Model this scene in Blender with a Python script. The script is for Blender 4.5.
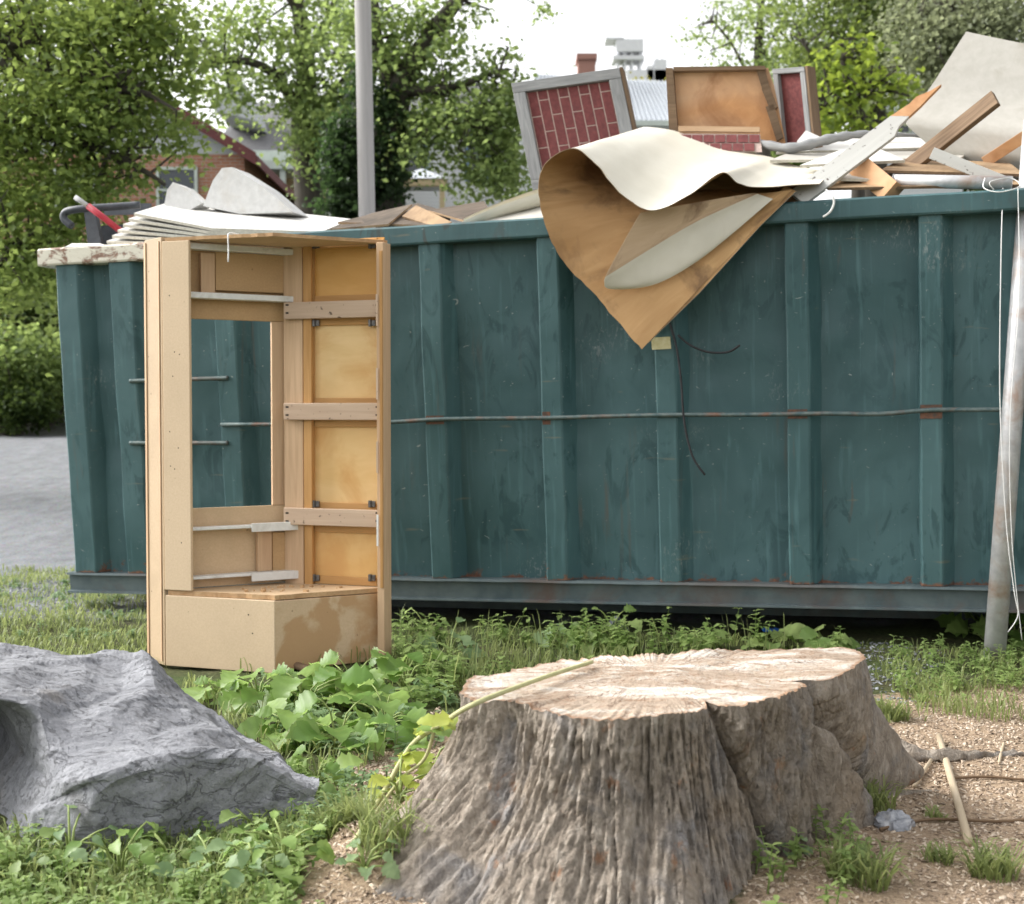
import bpy, math, random
import numpy as np
from mathutils import Vector, Matrix

# ------------------------------------------------------------------ camera, sky, sun, exposure
scene = bpy.context.scene
for o in list(bpy.data.objects):
    bpy.data.objects.remove(o)
F = 1300.0; CX = 512.0; CY = 452.0; HORIZON = 410.0; CAM_H = 1.2
PITCH = math.atan((CY - HORIZON) / F)
cam_d = bpy.data.cameras.new('camera'); cam = bpy.data.objects.new('camera', cam_d)
scene.collection.objects.link(cam); scene.camera = cam
cam.location = (0, 0, CAM_H); cam.rotation_euler = (math.pi / 2 - PITCH, 0, 0)
cam_d.sensor_width = 36; cam_d.lens = 36 * F / 1024; cam_d.clip_end = 3000; cam_d.clip_start = 0.05
cam_d.dof.use_dof = True; cam_d.dof.focus_distance = 4.7; cam_d.dof.aperture_fstop = 4.0

SUN_EL = math.radians(40); SUN_AZ = math.radians(-76)      # azimuth from +Y (away from camera), negative = left
world = bpy.data.worlds.new('World'); scene.world = world; world.use_nodes = True
wn = world.node_tree.nodes; wl = world.node_tree.links
sky = wn.new('ShaderNodeTexSky'); sky.sky_type = 'NISHITA'; sky.sun_disc = False
sky.sun_elevation = SUN_EL; sky.sun_rotation = SUN_AZ; sky.air_density = 1.0; sky.dust_density = 4.0; sky.ozone_density = 1.0
hs = wn.new('ShaderNodeHueSaturation'); hs.inputs['Saturation'].default_value = 0.07
wl.new(sky.outputs[0], hs.inputs['Color'])
bg = wn['Background']; wl.new(hs.outputs[0], bg.inputs[0]); bg.inputs[1].default_value = 0.15
sun_d = bpy.data.lights.new('sun', 'SUN'); sun = bpy.data.objects.new('sun', sun_d); scene.collection.objects.link(sun)
sun_d.energy = 1.0; sun_d.angle = math.radians(30); sun_d.color = (1.0, 0.95, 0.88)
sdir = Vector((math.sin(SUN_AZ) * math.cos(SUN_EL), math.cos(SUN_AZ) * math.cos(SUN_EL), math.sin(SUN_EL)))
sun.rotation_euler = sdir.to_track_quat('Z', 'Y').to_euler(); sun.location = sdir * 40
scene.view_settings.view_transform = 'Standard'; scene.view_settings.look = 'None'
scene.view_settings.exposure = 1.42; scene.view_settings.gamma = 1.0
scene.render.resolution_x = 1024; scene.render.resolution_y = 904
scene.cycles.max_bounces = 8; scene.cycles.transparent_max_bounces = 4

random.seed(7); RNG = np.random.default_rng(7)
COL = scene.collection

# ------------------------------------------------------------------ pixel -> place helpers
ca, sa = math.cos(PITCH), math.sin(PITCH)
CAMP = Vector((0, 0, CAM_H))
def ray(px, py):
    x = (px - CX) / F; y = -(py - CY) / F            # camera: x right, y up, -z forward
    return Vector((x, ca + y * sa, -sa + y * ca))
def D(px, py, Y):
    r = ray(px, py); return CAMP + r * (Y / r.y)
def G(px, py, z=0.0):
    r = ray(px, py); return CAMP + r * ((z - CAM_H) / r.z)
def PL(px, py, P, n):
    r = ray(px, py); return CAMP + r * ((P - CAMP).dot(n) / r.dot(n))

# ------------------------------------------------------------------ numpy noise
_p = np.random.default_rng(3).permutation(256); _p = np.concatenate([_p, _p, _p])
_g = np.random.default_rng(4).normal(size=(256, 3)); _g /= np.linalg.norm(_g, axis=1)[:, None]
def perlin(P):
    P = np.asarray(P, float); i = np.floor(P).astype(int); f = P - i; i &= 255
    u = f * f * f * (f * (f * 6 - 15) + 10); r = 0
    for dx in (0, 1):
        for dy in (0, 1):
            for dz in (0, 1):
                h = _p[_p[_p[i[..., 0] + dx] + i[..., 1] + dy] + i[..., 2] + dz]
                d = f - np.array([dx, dy, dz]); g = (_g[h] * d).sum(-1)
                w = (u[..., 0] if dx else 1 - u[..., 0]) * (u[..., 1] if dy else 1 - u[..., 1]) * (u[..., 2] if dz else 1 - u[..., 2])
                r = r + g * w
    return r * 1.6
def fbm(P, oct=4, gain=.5):
    P = np.asarray(P, float); a = 1; s = 0
    for k in range(oct):
        s = s + a * perlin(P + 17.3 * k); P = P * 2.03; a *= gain
    return s
def ridged(P, oct=4, gain=.5):
    P = np.asarray(P, float); a = 1; s = 0
    for k in range(oct):
        s = s + a * (1 - 2 * np.abs(perlin(P + 9.7 * k))); P = P * 2.1; a *= gain
    return s
def catmull(pts, n):
    P = np.asarray(pts, float); m = len(P); t = np.linspace(0, m - 1, n); i = np.clip(t.astype(int), 0, m - 2); f = (t - i)
    f = f.reshape([-1] + [1] * (P.ndim - 1))
    p1 = P[i]; p2 = P[i + 1]; p0 = P[np.maximum(i - 1, 0)]; p3 = P[np.minimum(i + 2, m - 1)]
    return .5 * ((2 * p1) + (p2 - p0) * f + (2 * p0 - 5 * p1 + 4 * p2 - p3) * f ** 2 + (3 * p1 - p0 - 3 * p2 + p3) * f ** 3)

# ------------------------------------------------------------------ mesh helpers
def V(a): return Vector(a)
def mesh_np(name, verts, faces, mats, loc=(0, 0, 0), parent=None, smooth=False, tint=None, midx=None, attrs=None):
    """faces: (M,k) int array, or list of arrays with different k"""
    verts = np.asarray(verts, np.float32)
    if parent is not None: loc = tuple(root_loc(parent))
    elif loc is None: loc = ((verts[:,0].min()+verts[:,0].max())/2, (verts[:,1].min()+verts[:,1].max())/2, verts[:,2].min())
    if not isinstance(faces, list): faces = [faces]
    me = bpy.data.meshes.new(name)
    me.vertices.add(len(verts)); me.vertices.foreach_set('co', (verts - np.array(loc, np.float32)).ravel())
    loops = np.concatenate([np.asarray(f).ravel() for f in faces]); tot = np.concatenate([np.full(len(f), np.asarray(f).shape[1]) for f in faces])
    st = np.concatenate([[0], np.cumsum(tot)[:-1]])
    me.loops.add(len(loops)); me.loops.foreach_set('vertex_index', loops.astype(np.int32))
    me.polygons.add(len(tot)); me.polygons.foreach_set('loop_start', st.astype(np.int32)); me.polygons.foreach_set('loop_total', tot.astype(np.int32))
    if midx is not None: me.polygons.foreach_set('material_index', np.asarray(midx, np.int32))
    if smooth: me.polygons.foreach_set('use_smooth', np.ones(len(tot), bool))
    if tint is not None:
        a = me.attributes.new('tint', 'FLOAT', 'FACE'); a.data.foreach_set('value', np.asarray(tint, np.float32))
    for k, val in (attrs or {}).items():
        val = np.asarray(val, np.float32)
        if val.ndim == 1:
            a = me.attributes.new(k, 'FLOAT', 'POINT'); a.data.foreach_set('value', val)
        else:
            a = me.attributes.new(k, 'FLOAT_VECTOR', 'POINT'); a.data.foreach_set('vector', val.ravel())
    me.update(); me.validate()
    for m in (mats if isinstance(mats, (list, tuple)) else [mats]): me.materials.append(m)
    o = bpy.data.objects.new(name, me); COL.objects.link(o)
    if parent is not None: o.parent = parent
    else: o.location = loc
    return o
class MB:
    def __init__(s): s.v = []; s.f = []; s.m = []; s.t = []
    def add(s, vs, fs, m=0, tc=None):
        b = len(s.v); s.v += [tuple(v) for v in vs]; s.t += [tuple(t) for t in (tc if tc is not None else vs)]
        for f in fs: s.f.append([i + b for i in f]); s.m.append(m)
        return s
    def hexa(s, c, ux, uy, uz, m=0, off=None):
        """box: centre and half axes; texture runs along ux"""
        c, ux, uy, uz = V(c), V(ux), V(uy), V(uz); vs = []; tc = []
        o = off if off is not None else (random.uniform(0, 50), random.uniform(0, 50), random.uniform(0, 50))
        for a, b, d in [(-1,-1,-1),(1,-1,-1),(1,1,-1),(-1,1,-1),(-1,-1,1),(1,-1,1),(1,1,1),(-1,1,1)]:
            vs.append(c + ux * a + uy * b + uz * d); tc.append((o[0] + a * ux.length, o[1] + b * uy.length, o[2] + d * uz.length))
        fs = [(0,3,2,1),(4,5,6,7),(0,1,5,4),(1,2,6,5),(2,3,7,6),(3,0,4,7)]
        if ux.cross(uy).dot(uz) < 0: fs = [f[::-1] for f in fs]
        return s.add(vs, fs, m, tc)
    def box(s, x0, x1, y0, y1, z0, z1, m=0):
        return s.hexa(((x0+x1)/2, (y0+y1)/2, (z0+z1)/2), ((x1-x0)/2,0,0), (0,(y1-y0)/2,0), (0,0,(z1-z0)/2), m, off=((x0+x1)/2, (y0+y1)/2, (z0+z1)/2))
    def slab(s, poly, th, m=0, mside=None, ux=None):
        """polygon (3-D points) extruded by vector th"""
        poly = [V(p) for p in poly]; th = V(th); n = len(poly)
        e1 = V(ux).normalized() if ux is not None else (poly[1] - poly[0]).normalized(); nn = th.normalized(); e2 = nn.cross(e1)
        o = V((random.uniform(0, 50), random.uniform(0, 50), random.uniform(0, 50)))
        tc = lambda p: (o.x + (p - poly[0]).dot(e1), o.y + (p - poly[0]).dot(e2), o.z + (p - poly[0]).dot(nn))
        vs = poly + [p + th for p in poly]
        nrm = Vector((0, 0, 0))
        for i in range(n): nrm += (poly[i] - poly[0]).cross(poly[(i+1) % n] - poly[0])
        flip = nrm.dot(th) > 0
        b = list(range(n)); t = [i + n for i in range(n)]
        s.add(vs, [b[::-1] if flip else b, t if flip else t[::-1]], m, [tc(p) for p in vs])
        fs = [(i, (i+1) % n, (i+1) % n + n, i + n) for i in range(n)]
        if not flip: fs = [f[::-1] for f in fs]
        return s.add(vs, fs, m if mside is None else mside, [tc(p) for p in vs])
    def tube(s, pts, rad, n=10, m=0, cap=True):
        pts = [V(p) for p in pts]; k = len(pts)
        if not isinstance(rad, (list, tuple, np.ndarray)): rad = [rad] * k
        vs = []; tc = []; up = None; L = 0
        for i, p in enumerate(pts):
            d = (pts[min(i+1, k-1)] - pts[max(i-1, 0)]).normalized()
            if up is None: up = d.orthogonal().normalized()
            up = (up - d * up.dot(d)).normalized(); w = d.cross(up)
            if i: L += (p - pts[i-1]).length
            for j in range(n):
                a = 2 * math.pi * j / n; vs.append(p + (up * math.cos(a) + w * math.sin(a)) * rad[i]); tc.append((L, math.cos(a) * rad[i], math.sin(a) * rad[i]))
        fs = [(i*n + j, i*n + (j+1) % n, (i+1)*n + (j+1) % n, (i+1)*n + j) for i in range(k-1) for j in range(n)]
        if cap: fs += [tuple(range(n))[::-1], tuple((k-1)*n + j for j in range(n))]
        return s.add(vs, fs, m, tc)
    def grid(s, P, m=0, closed=False, tc=None):
        P = np.asarray(P); r, c = P.shape[:2]
        fs = [(i*c + j, i*c + (j+1) % c, (i+1)*c + (j+1) % c, (i+1)*c + j) for i in range(r-1) for j in range(c if closed else c-1)]
        return s.add(P.reshape(-1, 3).tolist(), fs, m, None if tc is None else np.asarray(tc).reshape(-1, 3).tolist())
    def build(s, name, mats, parent=None, smooth=False, bevel=0, sharp=None, kind=None):
        v = np.array(s.v, float)
        if parent is None: loc = np.array([(v[:,0].min()+v[:,0].max())/2, (v[:,1].min()+v[:,1].max())/2, v[:,2].min()])
        elif parent.get('frame'): loc = np.zeros(3)
        else: loc = np.array(root_loc(parent))
        me = bpy.data.meshes.new(name); me.from_pydata((v - loc).tolist(), [], s.f)
        me.polygons.foreach_set('material_index', np.array(s.m, np.int32))
        if smooth: me.polygons.foreach_set('use_smooth', np.ones(len(s.f), bool))
        a = me.attributes.new('tc', 'FLOAT_VECTOR', 'POINT'); a.data.foreach_set('vector', np.array(s.t, np.float32).ravel())
        for m in (mats if isinstance(mats, (list, tuple)) else [mats]): me.materials.append(m)
        me.update()
        o = bpy.data.objects.new(name, me); COL.objects.link(o)
        if parent is None: o.location = loc
        else: o.parent = parent
        if bevel:
            b = o.modifiers.new('bevel', 'BEVEL'); b.width = bevel; b.segments = 2; b.limit_method = 'ANGLE'; b.angle_limit = math.radians(40)
        if kind: o['kind'] = kind
        return o
def root_loc(o):
    l = Vector((0, 0, 0))
    while o is not None: l = l + o.location; o = o.parent
    return l
def tag(o, label, cat, group=None):
    o['label'] = label; o['category'] = cat
    if group: o['group'] = group
    return o
def empty(name, loc, label=None, cat=None, group=None):
    o = bpy.data.objects.new(name, None); COL.objects.link(o); o.location = loc; o.empty_display_size = .1
    if label: tag(o, label, cat, group)
    return o

# ------------------------------------------------------------------ materials
class NT:
    def __init__(s, name):
        s.m = bpy.data.materials.new(name); s.m.use_nodes = True; s.t = s.m.node_tree; s.b = s.t.nodes['Principled BSDF']; s.out = s.t.nodes['Material Output']
    def n(s, typ, **kw):
        nd = s.t.nodes.new('ShaderNode' + typ)
        for k, v in kw.items(): setattr(nd, k, v)
        return nd
    def set(s, sock, val):
        if hasattr(val, 'links') or isinstance(val, bpy.types.NodeSocket): s.t.links.new(val, sock)
        else: sock.default_value = val
    def attr(s, name): return s.n('Attribute', attribute_name=name).outputs
    def obj(s): return s.n('TexCoord').outputs['Object']
    def mapv(s, vec, scale=(1,1,1), loc=(0,0,0)):
        m = s.n('Mapping'); s.set(m.inputs['Vector'], vec); m.inputs['Scale'].default_value = scale; m.inputs['Location'].default_value = loc; return m.outputs[0]
    def noise(s, vec, scale=5, detail=4, rough=.55, dist=0):
        m = s.n('TexNoise'); s.set(m.inputs['Vector'], vec); m.inputs['Scale'].default_value = scale; m.inputs['Detail'].default_value = detail
        m.inputs['Roughness'].default_value = rough; m.inputs['Distortion'].default_value = dist; return m.outputs[0]
    def voro(s, vec, scale=5, feature='F1', out=0):
        m = s.n('TexVoronoi', feature=feature); s.set(m.inputs['Vector'], vec); m.inputs['Scale'].default_value = scale; return m.outputs[out]
    def ramp(s, fac, stops, interp='LINEAR'):
        r = s.n('ValToRGB'); r.color_ramp.interpolation = interp; s.set(r.inputs[0], fac)
        e = r.color_ramp.elements
        while len(e) < len(stops): e.new(.5)
        for i, (p, c) in enumerate(stops):
            e[i].position = p; e[i].color = (c, c, c, 1) if not isinstance(c, tuple) else (*c[:3], 1)
        return r.outputs[0]
    def mix(s, fac, a, b, blend='MIX'):
        m = s.n('Mix', data_type='RGBA', blend_type=blend); s.set(m.inputs[0], fac)
        for k, v in ((6, a), (7, b)): s.set(m.inputs[k], (*v, 1) if isinstance(v, tuple) and len(v) == 3 else v)
        return m.outputs[2]
    def math(s, op, a, b=0.5, c=None, clamp=False):
        m = s.n('Math', operation=op, use_clamp=clamp); s.set(m.inputs[0], a); s.set(m.inputs[1], b)
        if c is not None: s.set(m.inputs[2], c)
        return m.outputs[0]
    def sep(s, vec):
        m = s.n('SeparateXYZ'); s.set(m.inputs[0], vec); return m.outputs
    def bump(s, h, strength=.3, dist=.01):
        b = s.n('Bump'); b.inputs['Strength'].default_value = strength; b.inputs['Distance'].default_value = dist; s.set(b.inputs['Height'], h)
        s.t.links.new(b.outputs[0], s.b.inputs['Normal']); return b
    def fin(s, col, rough=.6, metal=0, spec=.4):
        s.set(s.b.inputs['Base Color'], (*col, 1) if isinstance(col, tuple) else col); s.set(s.b.inputs['Roughness'], rough); s.set(s.b.inputs['Metallic'], metal)
        s.b.inputs['Specular IOR Level'].default_value = spec; return s.m

def wood(name, a, b, c=None, gs=(2.2, 26, 26), rough=.65, stain=None, bump=.25, spots=0.0, spotcol=(.05,.03,.02), amt=.6):
    """grain along tc.x, a..b colours, optional stain patches"""
    t = NT(name); tc = t.attr('tc')['Vector']
    g = t.noise(t.mapv(tc, gs), 1.0, 6, .6, 1.2); col = t.ramp(g, [(.3, a), (.7, b)])
    w = t.noise(t.mapv(tc, (gs[0]*.35, gs[1]*.2, gs[2]*.2)), 1.0, 3, .5, .5)
    col = t.mix(t.ramp(w, [(.35, 0.0), (.75, amt)]), col, c if c else tuple(x * .75 for x in a))
    if stain:
        st = t.noise(tc, 3.5, 5, .6, .6); col = t.mix(t.ramp(st, [(.50, 0.0), (.66, .8)]), col, stain)
    if spots:
        sp = t.noise(tc, 38, 3, .5); col = t.mix(t.ramp(sp, [(.66 - spots * .1, 0.0), (.72, .85)]), col, spotcol)
    t.bump(g, bump, .004)
    return t.fin(col, rough, 0, .3)
def plain(name, a, b, scale=12, rough=.6, metal=0, bump=.15, spec=.4, detail=5, dirt=None, dist=.004):
    t = NT(name); tc = t.attr('tc')['Vector']
    n = t.noise(tc, scale, detail, .6, .3); col = t.ramp(n, [(.32, a), (.68, b)])
    if dirt:
        d = t.noise(tc, scale * .23, 6, .65, .8); col = t.mix(t.ramp(d, [(.52, 0.0), (.72, .75)]), col, dirt)
    if bump: t.bump(t.noise(tc, scale * 5, 4), bump, dist)
    return t.fin(col, rough, metal, spec)
def leafmat(name, dark, light, trans=.45, tcol=None, rough=.5, back=None):
    t = NT(name); ti = t.attr('tint')['Fac']
    col = t.ramp(ti, [(0.0, dark), (1.0, light)])
    pn = t.noise(t.obj(), 30, 2); col = t.mix(t.ramp(pn, [(.4, 0.0), (.7, .35)]), col, tuple(x * .7 for x in dark))
    t.fin(col, rough, 0, .35)
    tr = t.n('BsdfTranslucent'); t.set(tr.inputs[0], t.mix(.6, col, tcol if tcol else tuple(min(1, x * 2.2) for x in light)))
    mx = t.n('MixShader'); mx.inputs[0].default_value = trans
    t.t.links.new(t.b.outputs[0], mx.inputs[1]); t.t.links.new(tr.outputs[0], mx.inputs[2]); t.t.links.new(mx.outputs[0], t.out.inputs[0])
    return t.m

# ------------------------------------------------------------------ ground
def inpoly(X, Y, poly):
    r = np.zeros(X.shape, bool); n = len(poly)
    for i in range(n):
        x0, y0 = poly[i]; x1, y1 = poly[(i+1) % n]
        c = ((y0 > Y) != (y1 > Y)) & (X < (x1 - x0) * (Y - y0) / (y1 - y0 + 1e-12) + x0); r ^= c
    return r
def gpoly(pxs): return [tuple(G(*p)[:2]) for p in pxs]
def sstep(a, b, x): t = np.clip((x - a) / (b - a), 0, 1); return t * t * (3 - 2 * t)
STUMP_C = G(655, 676, .45)
def ground_z(X, Y):
    X = np.asarray(X, float); Y = np.asarray(Y, float); s = np.shape(X); Q = np.stack([X, Y, X * 0], -1)
    z = .02 * fbm(Q * 1.7, 3) * sstep(60, 8, Y)
    d = np.hypot(X - STUMP_C.x, (Y - STUMP_C.y) * 1.0)
    z = z + .05 * np.exp(-(d / .95) ** 2) + .10 * np.exp(-(((X + .34) / .26) ** 2 + ((Y - 3.35) / .33) ** 2)) * (1 + .5 * fbm(Q * 5, 2))
    z = z - .03
    z = z + .75 * sstep(9, 25, Y) + 2.2 * sstep(25.5, 29.5, Y + .6 * perlin(Q * .23) - .03 * (X + 8)) + 3.0 * sstep(45, 160, Y)
    return z
def gz(x, y): return float(ground_z(np.array([x]), np.array([y]))[0])
def axis(lo, a, b, hi, step, n):
    m = np.arange(a, b, step); g = np.geomspace(1, 1 + (a - lo), n)[1:] - 1; h = np.geomspace(1, 1 + hi - b, n)[1:] - 1
    return np.concatenate([(a - g)[::-1], m, b + np.concatenate([[0], h])])
gx = axis(-400, -4.5, 4.5, 400, .045, 60); gy = axis(-60, 2.2, 9.5, 900, .045, 90)
GX, GY = np.meshgrid(gx, gy); GZ = ground_z(GX, GY)
dust = inpoly(GX, GY, gpoly([(862, 690), (1100, 672), (1230, 690), (1290, 800), (1500, 960), (730, 1000), (740, 850), (800, 740)])) | inpoly(GX, GY, gpoly([(330, 760), (450, 700), (480, 1000), (240, 1000), (330, 850)]))
dust = dust.astype(float)
for _ in range(6):
    dust[1:-1, 1:-1] = (dust[1:-1, 1:-1] + dust[:-2, 1:-1] + dust[2:, 1:-1] + dust[1:-1, :-2] + dust[1:-1, 2:]) / 5
grav = sstep(7.3, 8.0, GY + .25 * GX * (GX < 0) * 0 + .35 * fbm(np.stack([GX, GY, GX*0], -1) * 1.3, 3)) * (1 - sstep(24.5, 26.5, GY))
r2, c2 = GX.shape; idx = np.arange(r2 * c2).reshape(r2, c2)
quads = np.stack([idx[:-1, :-1], idx[:-1, 1:], idx[1:, 1:], idx[1:, :-1]], -1).reshape(-1, 4)
t = NT('soil_grass_gravel'); ob = t.n('NewGeometry').outputs['Position']
n1 = t.noise(ob, 3, 6, .6); n2 = t.noise(ob, 40, 5, .65); n3 = t.noise(ob, 160, 3, .6)
soil = t.ramp(n2, [(.3, (.035, .028, .018)), (.7, (.13, .10, .065))])
grs = t.ramp(n2, [(.3, (.035, .05, .018)), (.7, (.10, .14, .045))])
base = t.mix(t.ramp(n1, [(.35, .25), (.65, 1.0)]), soil, grs)
saw = t.ramp(t.noise(t.mapv(ob, (60, 95, 60)), 1, 6, .75, .6), [(.25, (.16, .112, .075)), (.5, (.37, .272, .185)), (.75, (.57, .45, .33))])
saw = t.mix(t.ramp(t.noise(ob, 4.5, 5, .6), [(.5, 0.0), (.7, .5)]), saw, t.ramp(n2, [(.3, (.09, .07, .05)), (.7, (.22, .175, .13))]))
vg = t.voro(ob, 55, 'F1', 1); gcol = t.mix(t.ramp(n1, [(.3, 0.0), (.7, .5)]), t.ramp(t.voro(ob, 55), [(.0, (.27, .28, .30)), (.7, (.13, .135, .145))]), t.mix(.7, vg, (.22, .23, .25)))
gcol = t.mix(t.ramp(t.noise(t.mapv(ob, (1.2, .25, 1)), 1, 5, .65), [(.4, 0.0), (.7, .55)]), gcol, (.15, .155, .16))
gcol = t.mix(t.ramp(t.noise(t.mapv(ob, (9, 2.5, 1)), 1, 4, .7), [(.3, .35), (.6, 0.0)]), gcol, (.36, .37, .39))
base = t.mix(t.attr('gravel')['Fac'], base, gcol)
dm = t.math('ADD', t.attr('sawdust')['Fac'], t.math('MULTIPLY', t.math('SUBTRACT', n2, .5), 1.2), clamp=True)
base = t.mix(t.ramp(dm, [(.3, 0.0), (.6, 1.0)]), base, saw)
t.bump(t.math('ADD', n2, t.math('MULTIPLY', n3, .5)), .7, .02)
M_ground = t.fin(base, .95, 0, .15)
gnd = mesh_np('ground', np.stack([GX, GY, GZ], -1).reshape(-1, 3), quads, M_ground, smooth=True, attrs={'sawdust': dust.ravel(), 'gravel': grav.ravel()})
gnd['kind'] = 'structure'

# ------------------------------------------------------------------ dumpster
P1 = D(392, 597, 7.5); P2 = D(970, 609, 6.65)
ex = (P2 - P1).normalized(); ez = (Vector((0, 0, 1)) - ex * ex.z).normalized(); ey = ez.cross(ex)
DM = Matrix(((ex.x, ey.x, ez.x, P1.x), (ex.y, ey.y, ez.y, P1.y), (ex.z, ey.z, ez.z, P1.z), (0, 0, 0, 1))); DI = DM.inverted()
FL = .062                                          # outward lean of the side wall
def Wl(px, py, v):                                 # local point on plane local y = v
    return DI @ PL(px, py, P1 + ey * v, ey)
def W(px, py, v):                                  # world point, v measured inwards from the rim
    return PL(px, py, P1 + ey * (v - RIMV), ey)
RIMV = .13
HD = Wl(392, 229, -RIMV).z; HR = HD - .105
def front_u(px, py):                               # local u on leaning front wall
    p = PL(px, py, P1 - ey * .09, (ey + ez * FL).normalized()); return (DI @ p).x
UL = front_u(66, 420); UR = UL + 6.7; WID = 2.35
print('dumpster', UL, HD, WID)
def paint(name, base_a, base_b, dark, rustamt=1.0, rust=True):
    t = NT(name); tc = t.attr('tc')['Vector']; x, y, z = t.sep(tc)[:3]
    n = t.noise(t.mapv(tc, (5, 5, .7)), 1, 5, .6, .3); col = t.ramp(n, [(.3, base_a), (.7, base_b)])
    bl = t.noise(t.mapv(tc, (1.1, 1.1, .8)), 1, 4, .6, .8); col = t.mix(t.ramp(bl, [(.40, 0.0), (.66, .65)]), col, tuple(u * 1.4 + .014 for u in base_b))
    sm = t.noise(t.mapv(tc, (5.5, 5, 2.2)), 1, 4, .6, 2.4); band = t.ramp(t.noise(t.mapv(tc, (.7, 1, 1.6)), 1, 2), [(.42, 0.0), (.55, 1.0)])
    col = t.mix(t.math('MULTIPLY', t.ramp(sm, [(.54, 0.0), (.62, .6)]), band), col, dark)
    st = t.noise(t.mapv(tc, (34, 30, 1.1)), 1, 3, .5); col = t.mix(t.ramp(st, [(.58, 0.0), (.75, .35)]), col, tuple(u * 2.2 + .02 for u in base_b))
    sc = t.noise(t.mapv(tc, (9, 9, 16)), 1, 2, .4, 5.0); col = t.mix(t.ramp(sc, [(.74, 0.0), (.765, .55)]), col, (.40, .43, .41))
    scu = t.noise(t.mapv(tc, (70, 70, 26)), 1, 4, .7, 1.0); col = t.mix(t.math('MULTIPLY', t.ramp(scu, [(.54, 0.0), (.66, .65)]), t.ramp(t.noise(tc, 1.9, 3, .6), [(.60, 0.0), (.72, 1.0)])), col, (.30, .33, .32))
    sp = t.noise(tc, 60, 2, .5); col = t.mix(t.math('MULTIPLY', t.ramp(sp, [(.74, 0.0), (.78, .7)]), t.ramp(t.noise(tc, 2.2, 2), [(.56, 0.0), (.68, 1.0)])), col, (.5, .5, .47))
    tanp = t.noise(t.mapv(tc, (3.2, 3, 22)), 1, 3, .5); col = t.mix(t.ramp(tanp, [(.70, 0.0), (.76, .4)]), col, (.22, .19, .12))
    if rust:
        low = t.ramp(z, [(.0, 1.0), (.125, 1.0), (.145, .55), (.25, 0.0)]); rn = t.noise(tc, 9, 6, .7, .4)
        low = t.math('MULTIPLY', low, .26)
        rm = t.math('ADD', rn, t.math('MULTIPLY', low, rustamt)); col = t.mix(t.ramp(rm, [(.70, 0.0), (.78, .9)]), col, t.ramp(t.noise(tc, 45, 4), [(.35, (.09, .035, .02)), (.7, (.24, .105, .055))]))
    run = t.noise(t.mapv(tc, (16, 16, .55)), 1, 4, .6, .3); col = t.mix(t.math('MULTIPLY', t.ramp(run, [(.60, 0.0), (.72, .55)]), t.ramp(t.noise(t.mapv(tc, (1.3, 1, .9)), 1, 3), [(.5, 0.0), (.62, 1.0)])), col, (.12, .075, .05))
    t.bump(t.math('ADD', t.noise(tc, 3.5, 3), t.math('MULTIPLY', t.noise(tc, 50, 3), .06)), .35, .02)
    return t.fin(col, t.ramp(bl, [(.3, .42), (.7, .6)]), 0, .45)
TA, TB, TD = (.031, .080, .087), (.045, .101, .108), (.016, .054, .060)
M_teal = paint('teal_paint', TA, TB, TD)
M_tealrib = paint('teal_rib_paint', (.031, .083, .089), (.046, .104, .110), TD, 1.25)
M_rail = paint('worn_teal_rail', (.026, .070, .076), (.042, .098, .104), (.05, .04, .03), .3)
t = NT('cream_rusty_paint'); tc = t.attr('tc')['Vector']; rn = t.noise(t.mapv(tc, (9, 9, 14)), 1, 6, .7, .5)
M_cream = t.fin(t.mix(t.ramp(rn, [(.50, 0.0), (.58, .9)]), (.66, .63, .53), t.ramp(t.noise(tc, 50, 3), [(.3, (.12, .045, .025)), (.7, (.26, .13, .08))])), .7)
t.bump(rn, .4, .01)
M_steel = plain('grey_steel', (.075, .105, .115), (.13, .165, .17), 7, .55, .2, .25, dirt=(.13, .07, .05))
M_black = plain('black_rubber', (.012, .012, .014), (.03, .03, .033), 20, .55)
M_dark = plain('near_black', (.015, .014, .012), (.03, .028, .022), 20, .9)  # near-black blocks mark the nail and screw holes
M_rod = plain('painted_rod', (.06, .105, .11), (.15, .18, .17), 30, .5, .3, dirt=(.22, .09, .05))

dump = empty('dumpster', (0, 0, 0), 'large green steel roll-off dumpster overflowing with building debris', 'dumpster'); dump['frame'] = 1
dump.matrix_world = DM
WALLB = .125
def wy(z, off=0): return -FL * z + off
def shear_box(mb, u0, u1, y0, y1, z0, z1, m=0):
    vs = [(u, wy(z) + y, z) for z in (z0, z1) for y in (y0, y1) for u in (u0, u1)]
    return mb.add(vs, [(0,2,3,1),(4,5,7,6),(0,1,5,4),(1,3,7,5),(3,2,6,7),(2,0,4,6)], m)
# side wall: gently dented sheet, front and back skins
nu, nz = 260, 70
uu = np.linspace(UL, UR, nu); zz = np.linspace(WALLB - .01, HR + .02, nz); UU, ZZ = np.meshgrid(uu, zz)
dent = .018 * fbm(np.stack([UU * 1.6, ZZ * 1.6, UU * 0], -1), 3)
mb = MB(); mb.grid(np.stack([UU, -FL * ZZ + dent, ZZ], -1)); mb.grid(np.stack([UU, -FL * ZZ + .03 + dent, ZZ], -1)[::-1])
mb.build('side_wall', M_teal, dump, smooth=True)
mb = MB()
mb.box(UL, UR, WID - .03, WID, WALLB, HD - .02); mb.build('far_wall', M_teal, dump)
mb = MB(); vs = [(UL, wy(WALLB) + .03, WALLB), (UL, WID - .03, WALLB), (UL, WID - .03, HR), (UL, wy(HR) + .03, HR)]
mb.slab(vs, (.04, 0, 0)); mb.build('end_gate', M_teal, dump, bevel=.004)
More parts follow.
